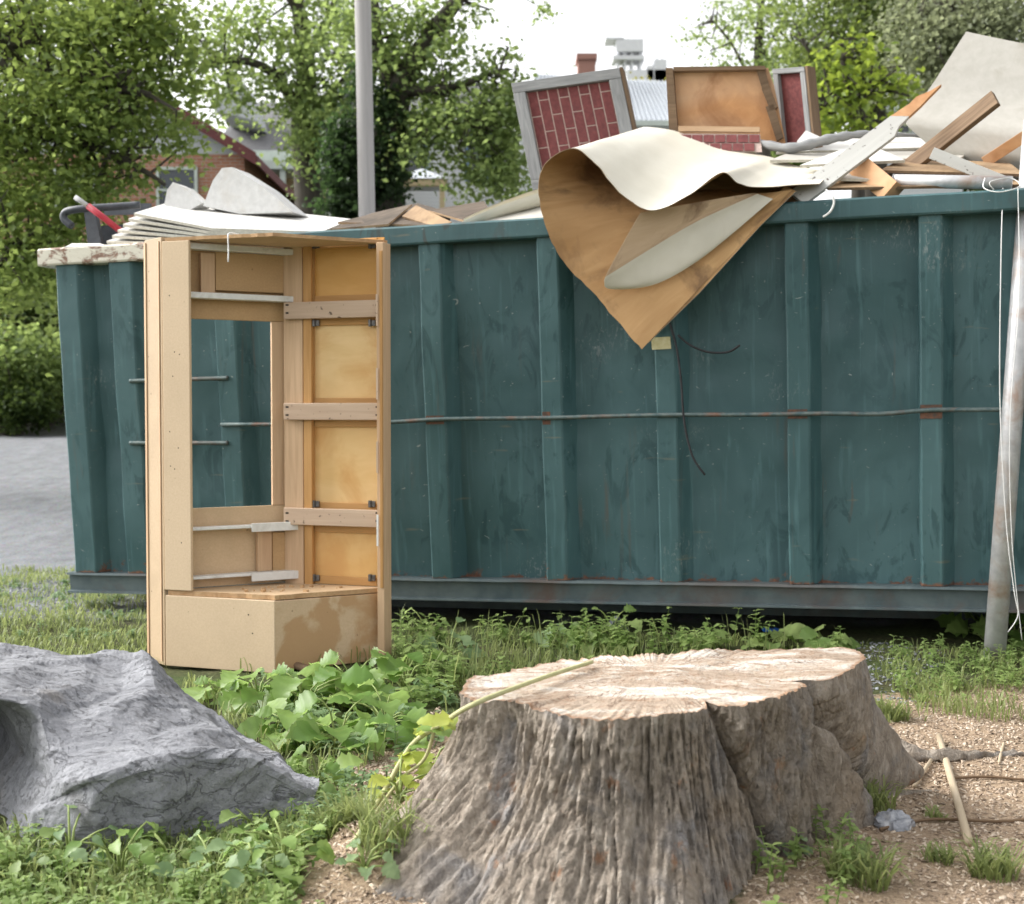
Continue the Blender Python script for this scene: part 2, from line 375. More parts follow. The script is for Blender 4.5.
mb = MB(); vs = [(UR - .04, wy(WALLB) + .03, WALLB), (UR - .04, WID - .03, WALLB), (UR - .04, WID - .03, HR), (UR - .04, wy(HR) + .03, HR)]
mb.slab(vs, (.04, 0, 0)); mb.build('head_wall', M_teal, dump, bevel=.004)
mb = MB(); mb.box(UL, UR, .02, WID - .03, .06, .12); mb.build('floor_plate', M_steel, dump)
# ribs
rib_px = [(64, 87), (117, 141), (219, 241), (321, 344), (424, 447), (541, 564), (655, 678), (786, 811), (919, 944)]
ribs = []
for a, b in rib_px: ribs.append((front_u(a, 420), front_u(b, 420)))
sp_ = ribs[-1][0] - ribs[-2][0]
while ribs[-1][1] + sp_ < UR: ribs.append((ribs[-1][0] + sp_, ribs[-1][1] + sp_))
def rib(u0, u1, i):
    mb = MB(); z0, z1 = WALLB + .002, HR + .004; n = 26; rows = []
    dd = .085
    for k in range(n):
        z = z0 + (z1 - z0) * k / (n - 1); j = .006 * float(perlin(np.array([z * 2.2, i * 7.1, .3]))) 
        c = .055
        rows.append([(u0 + j, wy(z, .006), z), (u0 + .006 + j, wy(z, -dd) + j, z), (u0 + .014 + j, wy(z, -dd - .006) + j, z), (u1 - .014 + j, wy(z, -dd - .006) + j, z), (u1 - .004 + j, wy(z, -dd) + j, z), (u1 + c + j, wy(z, .006), z)])
    mb.grid(rows); mb.add([rows[-1][q] for q in range(6)], [(0, 1, 2, 3, 4, 5)]); mb.add([rows[0][q] for q in range(6)], [(5, 4, 3, 2, 1, 0)])
    return mb.build('rib', M_tealrib, dump)
for i, (a, b) in enumerate(ribs): rib(a, b, i)
# rails
USPLIT = front_u(147, 250)
def rail(u0, u1, name, mat, dz=0):
    mb = MB(); n = max(4, int((u1 - u0) / .12)); rows = []
    for k in range(n):
        u = u0 + (u1 - u0) * k / (n - 1); j = .006 * float(perlin(np.array([u * 1.7, 4.2, 0]))); j2 = .006 * float(perlin(np.array([u * 1.3, 9.2, 3])))
        yf = wy(HD) - .10
        rows.append([(u, yf + .19, HR + dz), (u, yf + j2, HR + j + dz), (u, yf - .006 + j2, HR + .01 + j + dz), (u, yf - .006 + j2, HD - .012 + j + dz), (u, yf + .01 + j2, HD + j + dz), (u, yf + .19, HD + dz)])
    mb.grid(rows, closed=True); mb.add(rows[0], [tuple(range(6))]); mb.add(rows[-1], [tuple(range(6))[::-1]])
    return mb.build(name, mat, dump)
rail(USPLIT, UR, 'top_rail', M_rail)
er = rail(UL - .11, USPLIT - .002, 'end_rim', M_cream, -.005); er['label'] = 'cream rim with peeling paint and rust'
mb = MB(); mb.box(UL - .02, UL + .06, wy(HD) + .1, WID, HR, HD - .01); mb.build('gate_rim', M_cream, dump, bevel=.005)
# bottom channel beam with lip
u0, u1 = UL - .06, UR
mb = MB(); rows = []
for k in range(90):
    u = u0 + (u1 - u0) * k / 89; j = .004 * float(perlin(np.array([u * 2.7, 1.2, 0])))
    rows.append([(u, .06, .125), (u, -.105 + j, .125 + j), (u, -.108 + j, .112 + j), (u, -.075, .108), (u, -.07, .015), (u, -.10, .010), (u, -.10, .0), (u, .06, 0)])
mb.grid(rows, closed=True); mb.add(rows[0], [tuple(range(8))]); mb.add(rows[-1], [tuple(range(8))[::-1]])
mb.build('bottom_beam', M_steel, dump)
mb = MB()
for y in (.55, 1.55): mb.box(UL + .1, UR - .1, y, y + .12, -.14, .06)
mb.build('skid_rail', M_steel, dump)
for u in (UL + .9, UR - 1.0):
    mb = MB(); mb.tube([(u - .0, .4, -.04), (u, .52, -.04)], .10, 20); mb.tube([(u, 1.7, -.04), (u, 1.82, -.04)], .10, 20); mb.tube([(u, .4, -.04), (u, 1.82, -.04)], .03, 8); mb.build('ground_roller', M_steel, dump, bevel=.004)
# tie rod and ladder rungs
def rod(pts, r=.012, name='tie_rod'):
    mb = MB(); P = []
    for px, py in pts:
        q = PL(px, py, P1 + ey * -.098, (ey + ez * FL).normalized()); P.append(DI @ q)
    P = catmull([tuple(p) for p in P], 40); mb.tube([tuple(p) for p in P], r, 8); return mb.build(name, M_rod, dump, smooth=True)
rod([(221, 424.5), (320, 424), (392, 422), (447, 419), (545, 418), (600, 416.5), (670, 415), (760, 414.5), (830, 413.5), (880, 414), (930, 410), (1000, 409.5), (1150, 405), (1420, 398)])
for y0, y1 in ((381, 378), (443, 443)): rod([(130, y0), (228, y1)], .013, 'ladder_rung')
M_rust = plain('rust_patch', (.06, .05, .042), (.19, .085, .05), 40, .85, 0, .4, dirt=(.04, .07, .075))
for k, (a, b) in enumerate(ribs[3:9]):
    if k in (0, 3): continue
    p = (a + b) / 2; zc = (DI @ PL(rib_px[3 + k][0] + 12, [424, 419.5, 417.5, 415, 413.5, 411][k], P1 + ey * -.098, (ey + ez * FL).normalized())).z; h = .012 + .010 * (k % 3)
    mb = MB(); shear_box(mb, p - .055, p + [.0, .05, -.01, 0, .045, .052][k], -.0945, -.09, zc - h * 1.2, zc + h); mb.build('weld_plate', M_rust, dump)
# yellowed label and hanging black cable
q = [Wl(652, 338, -.15), Wl(671, 337, -.15), Wl(672, 349, -.15), Wl(653, 350, -.15)]
M_tape = plain('yellowed_tape', (.52, .47, .25), (.62, .58, .36), 40, .6)
mb = MB(); uq = [p.x for p in q]; zq = [p.z for p in q]
mb.slab([(u, wy(z) - .0925, z) for u, z in zip(uq, zq)], (0, -.003, 0)); o = mb.build('sticker', M_tape, dump); o['label'] = 'small yellowed sticker on a rib'
mb = MB()
for path in ([(668, 318), (676, 345), (681, 380), (684, 420), (692, 455), (705, 475)], [(678, 335), (690, 345), (708, 352), (728, 352), (740, 345)]):
    mb.tube([tuple(W(x, y, -.06)) for x, y in catmull(path, 22)], .006, 6)
tag(mb.build('rubber_cable', M_black, None, smooth=True), 'thin black rubber cable dangling against the green dumpster below the curled sheet', 'cable')

# ------------------------------------------------------------------ broken corner cabinet
def mdf(name, a, b, stain=None, fl=.5):
    t = NT(name); tc = t.attr('tc')['Vector']
    n = t.noise(tc, 120, 3, .6); col = t.ramp(n, [(.3, a), (.7, b)])
    w = t.noise(t.mapv(tc, (3, 3, 3)), 1, 5, .6, .6); col = t.mix(t.ramp(w, [(.4, 0.0), (.75, fl)]), col, tuple(x * .72 for x in a))
    if stain:
        s2 = t.noise(tc, 4.2, 5, .55, .5); col = t.mix(t.ramp(s2, [(.48, 0.0), (.55, .7)]), col, stain)
    sp = t.noise(tc, 34, 2, .5); col = t.mix(t.ramp(sp, [(.75, 0.0), (.79, .6)]), col, (.14, .075, .03))
    t.bump(n, .08, .003); return t.fin(col, .6, 0, .3)
M_mdf = mdf('tan_board', (.56, .40, .24), (.63, .46, .29))
M_mdf2 = mdf('pale_board', (.60, .455, .30), (.67, .52, .355), None, .25)
M_mdfst = mdf('stained_board', (.56, .40, .25), (.62, .46, .30), (.42, .235, .10))
M_side = mdf('dimmed_tan_board', (.42, .31, .195), (.48, .36, .235))  # tan board darkened in colour to offset the sun on this face
M_mdfin = mdf('brown_board', (.46, .29, .14), (.53, .35, .18))
M_pine = wood('pine_wood', (.50, .335, .20), (.64, .45, .285), (.42, .26, .15), (2.0, 30, 30), bump=.2)
M_rawrail = wood('grey_pine_rail', (.52, .38, .27), (.64, .49, .36), (.40, .28, .20), (2.0, 40, 40), bump=.25, spots=.1)
M_frame = wood('door_frame_wood', (.46, .245, .085), (.58, .33, .13), None, (2, 30, 30))
M_varn = wood('orange_plywood', (.66, .37, .10), (.78, .47, .17), (.52, .25, .06), (3.0, 9, 9), rough=.45, stain=None, bump=.08, amt=.8)
M_ply2 = wood('pale_orange_plywood', (.72, .49, .22), (.82, .59, .30), (.66, .38, .12), (2.6, 8, 8), rough=.5, stain=(.62, .34, .12), bump=.08, amt=.8)
M_edge = wood('raw_board_edge', (.40, .235, .11), (.60, .41, .23), (.28, .15, .07), (30, 30, 30), bump=.4)
M_white = plain('white_metal', (.66, .66, .63), (.76, .76, .73), 25, .4, 0, .1, dirt=(.45, .42, .36))
M_hinge = plain('dull_hinge_metal', (.10, .095, .09), (.2, .19, .18), 60, .4, .7)
M_whitepl = plain('white_cord', (.72, .72, .70), (.8, .8, .78), 40, .6)

Lp, Np, Rp = G(165, 661), G(275, 669), G(391, 657); L0p = G(148, 655.5)
Fp = Lp + (Rp - Np)
HC = CAM_H + (HORIZON - 233) / F * Np.y * 1.0
Z0 = -.022; ZB = CAM_H - (597 - HORIZON) / F * Np.y
cab = empty('corner_cabinet', ((Lp.x + Rp.x) / 2, (Lp.y + Rp.y) / 2, 0), 'tall broken tan corner cabinet without doors or back standing before the dumpster', 'cabinet')
UP = Vector((0, 0, 1))
class Wall:
    def __init__(s, A, B, inward):
        s.A = A.copy(); s.d = (B - A).normalized(); s.len = (B - A).length; s.n = Vector((-s.d.y, s.d.x, 0))
        if s.n.dot(inward) < 0: s.n = -s.n
    def az(s, px, py, t):
        p = PL(px, py, s.A + s.n * t, s.n); return (p - s.A).dot(s.d), p.z
    def box(s, mb, a0, a1, z0, z1, t0, t1, m=0, vert=None):
        c = s.A + s.d * ((a0+a1)/2) + s.n * ((t0+t1)/2) + UP * ((z0+z1)/2)
        hx, hz, hy = s.d * ((a1-a0)/2), UP * ((z1-z0)/2), s.n * ((t1-t0)/2)
        if vert is None: vert = abs(z1 - z0) > abs(a1 - a0)
        if vert: mb.hexa(c, hz, hx, hy, m)
        else: mb.hexa(c, hx, hz, hy, m)
        return mb
    def pbox(s, mb, x0, y0, x1, y1, t0, t1, m=0, vert=None):
        xm, ym = (x0+x1)/2, (y0+y1)/2
        a0 = s.az(x0, ym, t1)[0]; a1 = s.az(x1, ym, t1)[0]; zt = s.az(xm, y0, t1)[1]; zb = s.az(xm, y1, t1)[1]
        s.box(mb, min(a0, a1), max(a0, a1), zb, zt, t0, t1, m, vert); return min(a0, a1), max(a0, a1), zb, zt
def part(name, fn, mat, bevel=.002, parent=None):
    mb = MB(); fn(mb); return mb.build(name, mat, parent or cab, bevel=bevel)
IN = Np - Fp
LF = Wall(Lp, Fp, IN); FR = Wall(Fp, Rp, IN); LN = Wall(Lp, Np, Np - Fp); NR = Wall(Np, Rp, Np - Fp)
TH = .019
ztop = HC
# top and bottom panels (ragged front edge)
def deck(z, th, ins, rag):
    poly = []
    cs = [Lp, Np, Rp, Fp]; cen = (Lp + Np + Rp + Fp) / 4
    for i in range(4):
        a, b = cs[i], cs[(i+1) % 4]
        for k in range(14):
            p = a.lerp(b, k / 14); p = p + (cen - p).normalized() * (ins + (rag * random.random() if i in (0, 1) else 0)); poly.append(Vector((p.x, p.y, z)))
    return poly
part('top_panel', lambda mb: mb.slab(deck(ztop - .016, .016, .012, .008), (0, 0, .016), 0, 1), [M_mdf, M_edge], 0)
part('bottom_shelf', lambda mb: mb.slab(deck(ZB - .02, .02, .012, .010), (0, 0, .022), 0, 1), [M_mdf, M_edge], 0)
# left filler panel and stile
w0 = Wall(L0p, Lp, Np - Fp)
part('side_panel', lambda mb: w0.box(mb, 0, w0.len - .002, Z0, ztop + .004, -TH, 0), M_side, .003)
aw = LN.az(190, 420, 0)[0]
part('front_stile', lambda mb: LN.box(mb, .002, aw, ZB + .004, ztop - .018, -TH, 0), M_mdf2, .003)
part('side_panel', lambda mb: LF.box(mb, -.0, .05, ZB + .004, ztop - .018, -.02, -.002), M_mdf, .002)
# left-far wall: face frame seen from behind
a272 = LF.az(272, 420, .0)[0]
zh1 = LF.az(230, 301, 0)[1]; zh0 = LF.az(230, 320, 0)[1]; zl1 = LF.az(230, 507, 0)[1]
part('header_panel', lambda mb: LF.box(mb, .052, LF.len + .03, zh0, ztop - .018, -.016, 0, vert=False), M_mdfin, .002)
part('lower_panel', lambda mb: LF.box(mb, .052, LF.len + .03, ZB + .004, zl1, -.016, 0, vert=False), M_mdf, .002)
part('stile', lambda mb: LF.box(mb, a272, LF.len + .03, zl1 + .001, zh0 - .001, -.018, .004), M_pine, .003)
part('edge_trim', lambda mb: w0.box(mb, .004, .022, Z0 + .01, ztop - .01, .001, .006), M_pine, .001)
part('edge_trim', lambda mb: w0.box(mb, w0.len - .03, w0.len - .02, Z0 + .02, ztop - .015, .001, .006), M_pine, .001)
def drawer(y_top, y_bot, y_slide_t, y_slide_b, x0, x1, xc0, xc1, hs=3.0):
    t1 = .055
    part('drawer_slide', lambda mb: LF.pbox(mb, 190, y_slide_t - hs, x1 + 1, y_slide_t + hs, .012, t1 + .02), M_white, .003)
    part('drawer_slide', lambda mb: LF.pbox(mb, 190, y_slide_b - hs, x1 + 1, y_slide_b + hs, .012, t1 + .02), M_white, .003)
    part('cleat', lambda mb: LF.pbox(mb, xc0, y_slide_t + 4, xc1, y_slide_b - 4, .006, .04), M_pine, .002)
    part('drawer_board', lambda mb: LF.pbox(mb, xc1 + .5, y_slide_t + 5, x1 - 2, y_slide_b - 5, .006, .03, vert=False), M_mdfin, .002)
    part('drawer_post', lambda mb: LF.pbox(mb, x1 - 1, y_slide_t - 7, x1 + 8, y_slide_b + 7, .03, .05), M_pine, .003)
drawer(245, 301, 249, 297, 192, 298, 201, 215)
drawer(509, 580, 527, 575, 192, 298, 258, 272, 1.5)
part('drawer_slide', lambda mb: LF.pbox(mb, 252, 522.5, 301, 531, .078, .09), M_white, .002)
part('drawer_slide', lambda mb: LF.pbox(mb, 252, 572, 301, 580, .078, .09), M_white, .002)
# right-far wall: door fronts behind a face frame
ys = [(241, 301), (319, 404), (421, 509), (527, 583)]
part('corner_stile', lambda mb: FR.pbox(mb, 284, 240, 303, 586, .0, .02), M_pine, .003)
part('stile', lambda mb: FR.pbox(mb, 303.5, 240, 311.5, 586, .004, .026), M_frame, .003)
for k, (y0, y1) in enumerate([(301, 318), (403, 420), (509, 526)]):
    r_ = part('rail', lambda mb: FR.pbox(mb, 283.5, y0, 381, y1, .028, .05, vert=False), M_rawrail, .003)
    for x in (287, 377):
        for dy in (4, 12):
            part('nail_hole', lambda mb: FR.pbox(mb, x - 1.5, y0 + dy - .8, x + 1.5, y0 + dy + .8, .0495, .0508), M_dark, 0, r_)
for k, (y0, y1) in enumerate(ys):
    d = part('door', lambda mb: [FR.pbox(mb, 306, y0 - 2, 384, y1 + 2, -.022, -.012, vert=False)], M_varn if k in (0,) else M_ply2, 0)
    ft = 6
    for nm, r in (('door_stile', (306, y0 - 2, 314, y1 + 2)), ('door_stile', (377, y0 - 2, 384, y1 + 2)), ('door_rail', (314.2, y0 - 2, 376.8, y0 + ft)), ('door_rail', (314.2, y1 - ft, 376.8, y1 + 2))):
        part(nm, lambda mb: FR.pbox(mb, *r, -.0115, .001), M_frame, .002, d)
    hy = (y0 + 4) if k in (0, 1) else (y1 - 5)
    for x in (316, 372):
        part('hinge', lambda mb: (FR.pbox(mb, x - 3, hy - 3, x + 3, hy + 3, .0015, .012), FR.pbox(mb, x - 4, hy - 3.5, x - 1.5, hy + 3.5, .0015, .02)), M_hinge, .002, d)
# right edge board with splintered nail strip
part('edge_board', lambda mb: FR.box(mb, FR.az(381.5, 420, .03)[0], FR.len + .004, Z0, ztop - .018, .0, .085), M_pine, .003)
part('edge_strip', lambda mb: FR.box(mb, FR.az(383, 420, .09)[0], FR.len - .012, ZB + .01, ztop - .06, .087, .097), M_frame, .002)
for zc in (.55, .9, 1.25, 1.6):
    part('nail_strip', lambda mb: FR.box(mb, FR.len - .028, FR.len - .018, zc, zc + .15, .0975, .102), M_white if zc < .9 else M_rawrail, .001)
# base kick panels
part('base_panel', lambda mb: LN.box(mb, .004, LN.len - .001, Z0, ZB - .022, -TH, -.001, vert=False), M_mdf2, .003)
o = part('base_panel', lambda mb: NR.box(mb, .002, NR.len - .03, Z0 + .01, ZB - .024, -TH - .004, -.004, vert=False), M_mdfst, .003); o['label'] = 'water stained base panel'
part('base_post', lambda mb: NR.box(mb, NR.len - .028, NR.len, Z0, ZB - .022, -.03, -.002), M_frame, .003)
part('base_back', lambda mb: (LF.box(mb, .01, LF.len - .01, Z0, ZB - .022, -.018, 0), FR.box(mb, .01, FR.len - .04, Z0, ZB - .022, -.018, 0)), M_mdf, 0)
# screw holes and scuffs
for k in range(16):
    wl, a_, z_ = random.choice([(LN, random.uniform(.02, aw - .02), random.uniform(ZB + .1, ztop - .1)), (LN, random.uniform(.05, LN.len - .05), random.uniform(.06, ZB - .06)), (w0, random.uniform(.035, .06), random.uniform(.2, ztop - .1))])
    tt_ = .0004 if wl is not w0 else .0004
    part('screw_hole', lambda mb: wl.box(mb, a_ - .003, a_ + .003, z_ - .003, z_ + .003, -.0015, tt_), M_dark, .001)
# crumbs on the shelf
mb = MB()
for k in range(26):
    c = Lp.lerp(Np, random.uniform(.25, .8)).lerp(Fp.lerp(Rp, random.random()), random.uniform(.12, .8)); s = random.uniform(.003, .012)
    a = random.uniform(0, 6.28); mb.hexa((c.x, c.y, ZB + .002 + s * .5), (s * math.cos(a), s * math.sin(a), 0), (-s * .7 * math.sin(a), s * .7 * math.cos(a), 0), (0, 0, s * .5))
o = mb.build('crumb', M_edge, None); o['kind'] = 'stuff'; tag(o, 'dark wood crumbs scattered on the bottom shelf of the cabinet', 'crumbs')
# white string hanging in front of the top
mb = MB(); q = LN.A + LN.d * (LN.len * .62) + LN.n * .012
pts = [q + UP * (ztop + .004) - LN.n * .06 + LN.d * .02, q + UP * (ztop + .006) - LN.n * .02, q + UP * (ztop - .01), q + UP * (ztop - .07) + LN.d * .002, q + UP * (ztop - .13)]
mb.tube([tuple(p) for p in catmull([tuple(p) for p in pts], 16)], .0035, 6)
tag(mb.build('hanging_string', M_whitepl, None, smooth=True), 'short white string dangling over the top edge of the cabinet', 'string')

# ------------------------------------------------------------------ debris in the dumpster
M_ceil = plain('white_panel', (.56, .55, .52), (.64, .63, .60), 18, .75, 0, .12, dirt=(.58, .55, .48))
M_ceiledge = plain('white_panel_edge', (.46, .43, .36), (.62, .59, .51), 60, .85, 0, .3)
M_lino = plain('cream_linoleum', (.60, .57, .48), (.66, .63, .54), 5, .45, 0, .06, dirt=(.50, .42, .30))
M_linoback = wood('brown_sheet_backing', (.46, .27, .12), (.62, .40, .20), (.30, .16, .065), (2.2, 14, 14), rough=.8, stain=(.17, .10, .055), bump=.3, amt=.9, spots=.0)
M_linoedge = plain('dirty_sheet_edge', (.16, .11, .065), (.30, .22, .14), 40, .85)
M_grey = wood('weathered_grey_wood', (.21, .215, .22), (.38, .38, .375), (.12, .12, .12), (4, 40, 40), rough=.8, bump=.5)
M_greypaint = wood('grey_painted_wood', (.46, .46, .44), (.56, .56, .53), (.36, .34, .30), (1.5, 20, 20), rough=.6, bump=.2, spots=.1)
M_brownwood = wood('brown_weathered_wood', (.13, .085, .05), (.25, .165, .10), (.08, .05, .03), (2.2, 40, 40), rough=.8, bump=.5)
M_orangewood = wood('orange_plywood_weathered', (.44, .21, .085), (.58, .31, .14), (.60, .44, .31), (7, 7, 7), rough=.7, stain=(.30, .14, .06), bump=.25, amt=.7)
M_tanply = wood('tan_plywood', (.33, .22, .12), (.46, .32, .19), (.2, .13, .08), (2.0, 18, 18), rough=.8, stain=(.16, .10, .06))
M_brickred = plain('fake_brick_red', (.12, .032, .032), (.20, .058, .055), 45, .9, 0, .5, dirt=(.09, .03, .03))
M_mortar = plain('fake_mortar', (.42, .31, .27), (.52, .41, .36), 60, .9)
M_foam = plain('white_foam', (.52, .52, .51), (.62, .62, .61), 22, .9, 0, .4, dirt=(.5, .47, .42), dist=.01)
M_pipe = plain('galvanised_pipe', (.42, .42, .43), (.56, .56, .56), 18, .45, .3, .15, dirt=(.36, .22, .14))
M_plastic = plain('dark_grey_plastic', (.035, .04, .05), (.06, .068, .08), 20, .45)
M_red = plain('red_grip', (.36, .02, .04), (.46, .04, .06), 20, .4)
M_board = plain('offwhite_board', (.42, .40, .355), (.48, .46, .415), 14, .8, 0, .1, dirt=(.36, .33, .275))

# heap below: broken boards filling the box
mb = MB()
for k in range(170):
    u = random.uniform(UL + .5, UR - .5); v = random.uniform(.35, WID - .5); z = HD - random.uniform(.10, .5); a = random.uniform(-.5, .5) + (math.pi / 2 if random.random() < .25 else 0)
    if abs(math.sin(a)) > .7: v = WID / 2
    L_, w_ = random.uniform(.3, .55), random.uniform(.08, .22)
    if abs(math.sin(a)) <= .7: v = min(max(v, L_ * abs(math.sin(a)) + w_ + .12), WID - L_ * abs(math.sin(a)) - w_ - .1)
    d1 = Vector((math.cos(a), math.sin(a), random.uniform(-.06, .06))).normalized(); d2 = Vector((-math.sin(a), math.cos(a), random.uniform(-.06, .06))).normalized(); d3 = d1.cross(d2)
    mb.hexa(DM @ Vector((u, v, z)), DM.to_3x3() @ d1 * L_, DM.to_3x3() @ d2 * w_, DM.to_3x3() @ d3 * .012, random.choice((0, 1, 2)))
for k in range(8):
    mb.hexa(DM @ Vector(((UL + UR) / 2, WID / 2 + .02, HD - .55 - k * .17)), DM.to_3x3() @ Vector(((UR - UL) / 2 - .1, 0, 0)), DM.to_3x3() @ Vector((0, WID / 2 - .16, 0)), DM.to_3x3() @ Vector((0, 0, .08)), 1)
o = mb.build('debris_heap', [M_tanply, M_brownwood, M_grey], None); o['kind'] = 'stuff'
tag(o, 'heap of broken boards filling the dumpster under the loose sheets', 'debris')

def sheet(pts, th, name, mats, label, cat='panel', group=None, away=True, bevel=.0, ux=None):
    """flat or slightly warped board from corner points; th along the normal"""
    pts = [V(p) for p in pts]; n = (pts[1] - pts[0]).cross(pts[2] - pts[0]).normalized()
    if (n.dot(CAMP - pts[0]) > 0) == away: n = -n
    mb = MB(); mb.slab(pts, n * th, 0, 1 if isinstance(mats, list) and len(mats) > 1 else 0, ux)
    return tag(mb.build(name, mats, None, bevel=bevel), label, cat, group)
def plank(p, q, w, th, name, mat, label, cat='plank', side=None, tip=None):
    """plank along p->q; wide face towards `side`"""
    p, q = V(p), V(q); d = (q - p).normalized(); nn = V(side if side is not None else (CAMP - p)); nn = (nn - d * nn.dot(d)).normalized(); ww = nn.cross(d)
    mb = MB()
    if tip is None: mb.hexa((p + q) / 2, (q - p) / 2, ww * w / 2, nn * th / 2)
    else:
        poly = [p - ww * w/2, p + ww * w/2] + [p.lerp(q, a) + ww * w * b for a, b in tip] 
        mb.slab([v - nn * th/2 for v in poly], nn * th, 0, None, d)
    return tag(mb.build(name, mat, None, bevel=.002 if tip is None else 0), label, cat)

# stack of white panels at the left end
places = ['topmost', 'second from the top', 'third from the top', 'fourth from the top', 'fifth from the top', 'lowest']
for i in range(6):
    sh = i * 1.0
    A = W(134 - 5.5 * sh, 213 + 5.6 * sh, .02); B = W(176 - 4 * sh, 200 + 5.0 * sh, 1.25); C = W(352 - 3 * sh, 219 + 2.6 * sh, 1.15); E = W(322 - 2.5 * sh, 231.5 + 1.6 * sh, -.02)
    A2 = W(212 - 4 * sh, 228 + 3.0 * sh, -.04)
    n = (B - A).cross(E - A).normalized(); n = -n if n.z < 0 else n
    mb = MB(); mb.slab([A, A2, E, C, B], -n * .016, 0, 1)
    tag(mb.build('wallboard', [M_ceil, M_ceiledge], None), 'thin white wallboard at the left dumpster end, %s of its stack' % places[i], 'wallboard', 'stacked white wallboards')
# foam blocks
def chunk(pxs, v, depth, name, mat, label, cat):
    mb = MB(); front = [W(x, y, v) for x, y in pxs]; back = [W(x, y, v + depth) for x, y in pxs]
    mb.slab(front, (ey * depth)); o = mb.build(name, mat, None, bevel=.012); return tag(o, label, cat)
chunk([(203, 206), (213, 180), (222, 168), (232, 167), (262, 186), (293, 212), (240, 214)], .75, .25, 'foam_block', M_foam, 'large white foam block with a slanted top behind the white panels', 'foam block')
chunk([(164, 206), (167, 190), (173, 182), (184, 187), (202, 203), (190, 210)], .75, .14, 'foam_block', M_foam, 'small grey white foam chunk left of the large foam block', 'foam block')
# thin brown sheets right of the cabinet top
th = .012
M_shadeply = wood('shaded_plywood', (.09, .068, .05), (.17, .13, .095), (.06, .045, .033), (2.0, 18, 18), rough=.85, stain=(.05, .04, .03))  # plywood faces darkened: the shade of their undersides is put into the colour
M2 = [M_shadeply, M_tanply]
sheet([W(338, 222, .1), W(418, 203, .9), W(452, 213, .9), W(448, 226, .05)], th, 'plywood_sheet', M2, 'thin brown plywood sheet lying flat above the green rim beside the cabinet')
sheet([W(330, 229, -.02), W(372, 213, .4), W(412, 204, .6), W(388, 224, .0)], th, 'plywood_sheet', [M_shadeply, M_tanply], 'thin brown sheet with painted-in shade sloping down to the cabinet top')
sheet([W(402, 216, .25), W(416, 205, .35), W(452, 222, .1), W(436, 227, .05)], th, 'plywood_sheet', [M_tanply, M_tanply], 'small tented piece of tan plywood leaning on the dumpster rim')
sheet([W(428, 210, .5), W(484, 201, .8), W(488, 207, .6), W(470, 222, .15)], th, 'plywood_sheet', [M_shadeply, M_tanply], 'narrow plywood piece with painted-in shade left of the white curled sheet')
sheet([W(470, 221, .12), W(500, 205, .4), W(556, 190, .5), W(560, 215, .05), W(520, 224, .0)], th, 'white_board', [M_board, M_ceiledge], 'flat off-white board tucked behind the curled sheet at the left', 'board')
# rolled white strip
mb = MB(); P = [W(463, 224, .05), W(490, 213, .12), W(520, 203, .2), W(552, 194, .28)]; n = 26; rows = []
for k in range(n):
    f = k / (n - 1); c = V(catmull([tuple(p) for p in P], n)[k]); r = .028 + .03 * f; row = []
    for j in range(15):
        a = .3 + j / 14 * 4.6; row.append(tuple(c + ez * (math.cos(a) * r) + (ey * math.sin(a) * r)))
    rows.append(row)
mb.grid(rows); mb.grid(np.array(rows)[::-1] + np.array([0, 0, .003])); tag(mb.build('rolled_strip', [M_lino], None, smooth=True), 'narrow white strip rolled into a tube lying on the rim', 'rolled strip')

# framed window panel with printed brick sheet
def frame_panel(TL, TR, BL, name, label, fw, dep, nb, mats, bricks=True):
    TL, TR, BL = V(TL), V(TR), V(BL); u = (TR - TL); v = (BL - TL); Lu, Lv = u.length, v.length; u.normalize(); v.normalize(); n = u.cross(v).normalized()
    if n.dot(CAMP - TL) < 0: n = -n
    root = empty(name, BL, label, 'framed panel')
    def b(nm, a0, a1, b0, b1, t0, t1, mat, par=root, bev=.003):
        mb = MB(); c = TL + u * ((a0+a1)/2) + v * ((b0+b1)/2) + n * ((t0+t1)/2)
        h = [u * ((a1-a0)/2), v * ((b1-b0)/2), n * ((t1-t0)/2)]
        if a1 - a0 < b1 - b0: h = [h[1], h[0], h[2]]
        mb.hexa(c, *h); return mb.build(nm, mat, par, bevel=bev)
    b('frame_rail', 0, Lu, 0, fw * .85, -dep, 0, mats[0]); b('frame_rail', 0, Lu, Lv - fw, Lv, -dep, 0, mats[0])
    b('frame_stile', 0, fw, fw * .85 + .001, Lv - fw - .001, -dep, -.001, mats[0]); b('frame_stile', Lu - fw, Lu, fw * .85 + .001, Lv - fw - .001, -dep, -.001, mats[0])
    b('side_board', Lu + .001, Lu + .02, -.004, Lv, -dep - .03, -.004, mats[1])
    p = b('brick_sheet', fw + .001, Lu - fw - .001, fw * .85 + .001, Lv - fw - .001, -.034, -.028, M_mortar, root, 0)
    if bricks:
        W0, W1 = fw + .004, Lu - fw - .004; cw = (W1 - W0) / nb; bl = cw * 3.1
        for i in range(nb):
            y = fw - bl * (.5 if i % 2 else 0) - bl * .25
            while y < Lv - fw:
                y0, y1 = max(y + .004, fw * .85 + .003), min(y + bl - .004, Lv - fw - .003)
                if y1 - y0 > .02:
                    b('brick', W0 + i * cw + .004, W0 + (i+1) * cw - .004, y0, y1, -.028, -.0255 + random.uniform(0, .0008), M_brickred, p, 0)
                y += bl
    return root
frame_panel(W(511, 83, .75), W(619, 67.5, .75), W(533, 192, .70), 'window_frame', 'grey weathered wooden frame holding a red printed brick sheet, leaning upright', .075, .06, 8, [M_grey, M_brownwood])
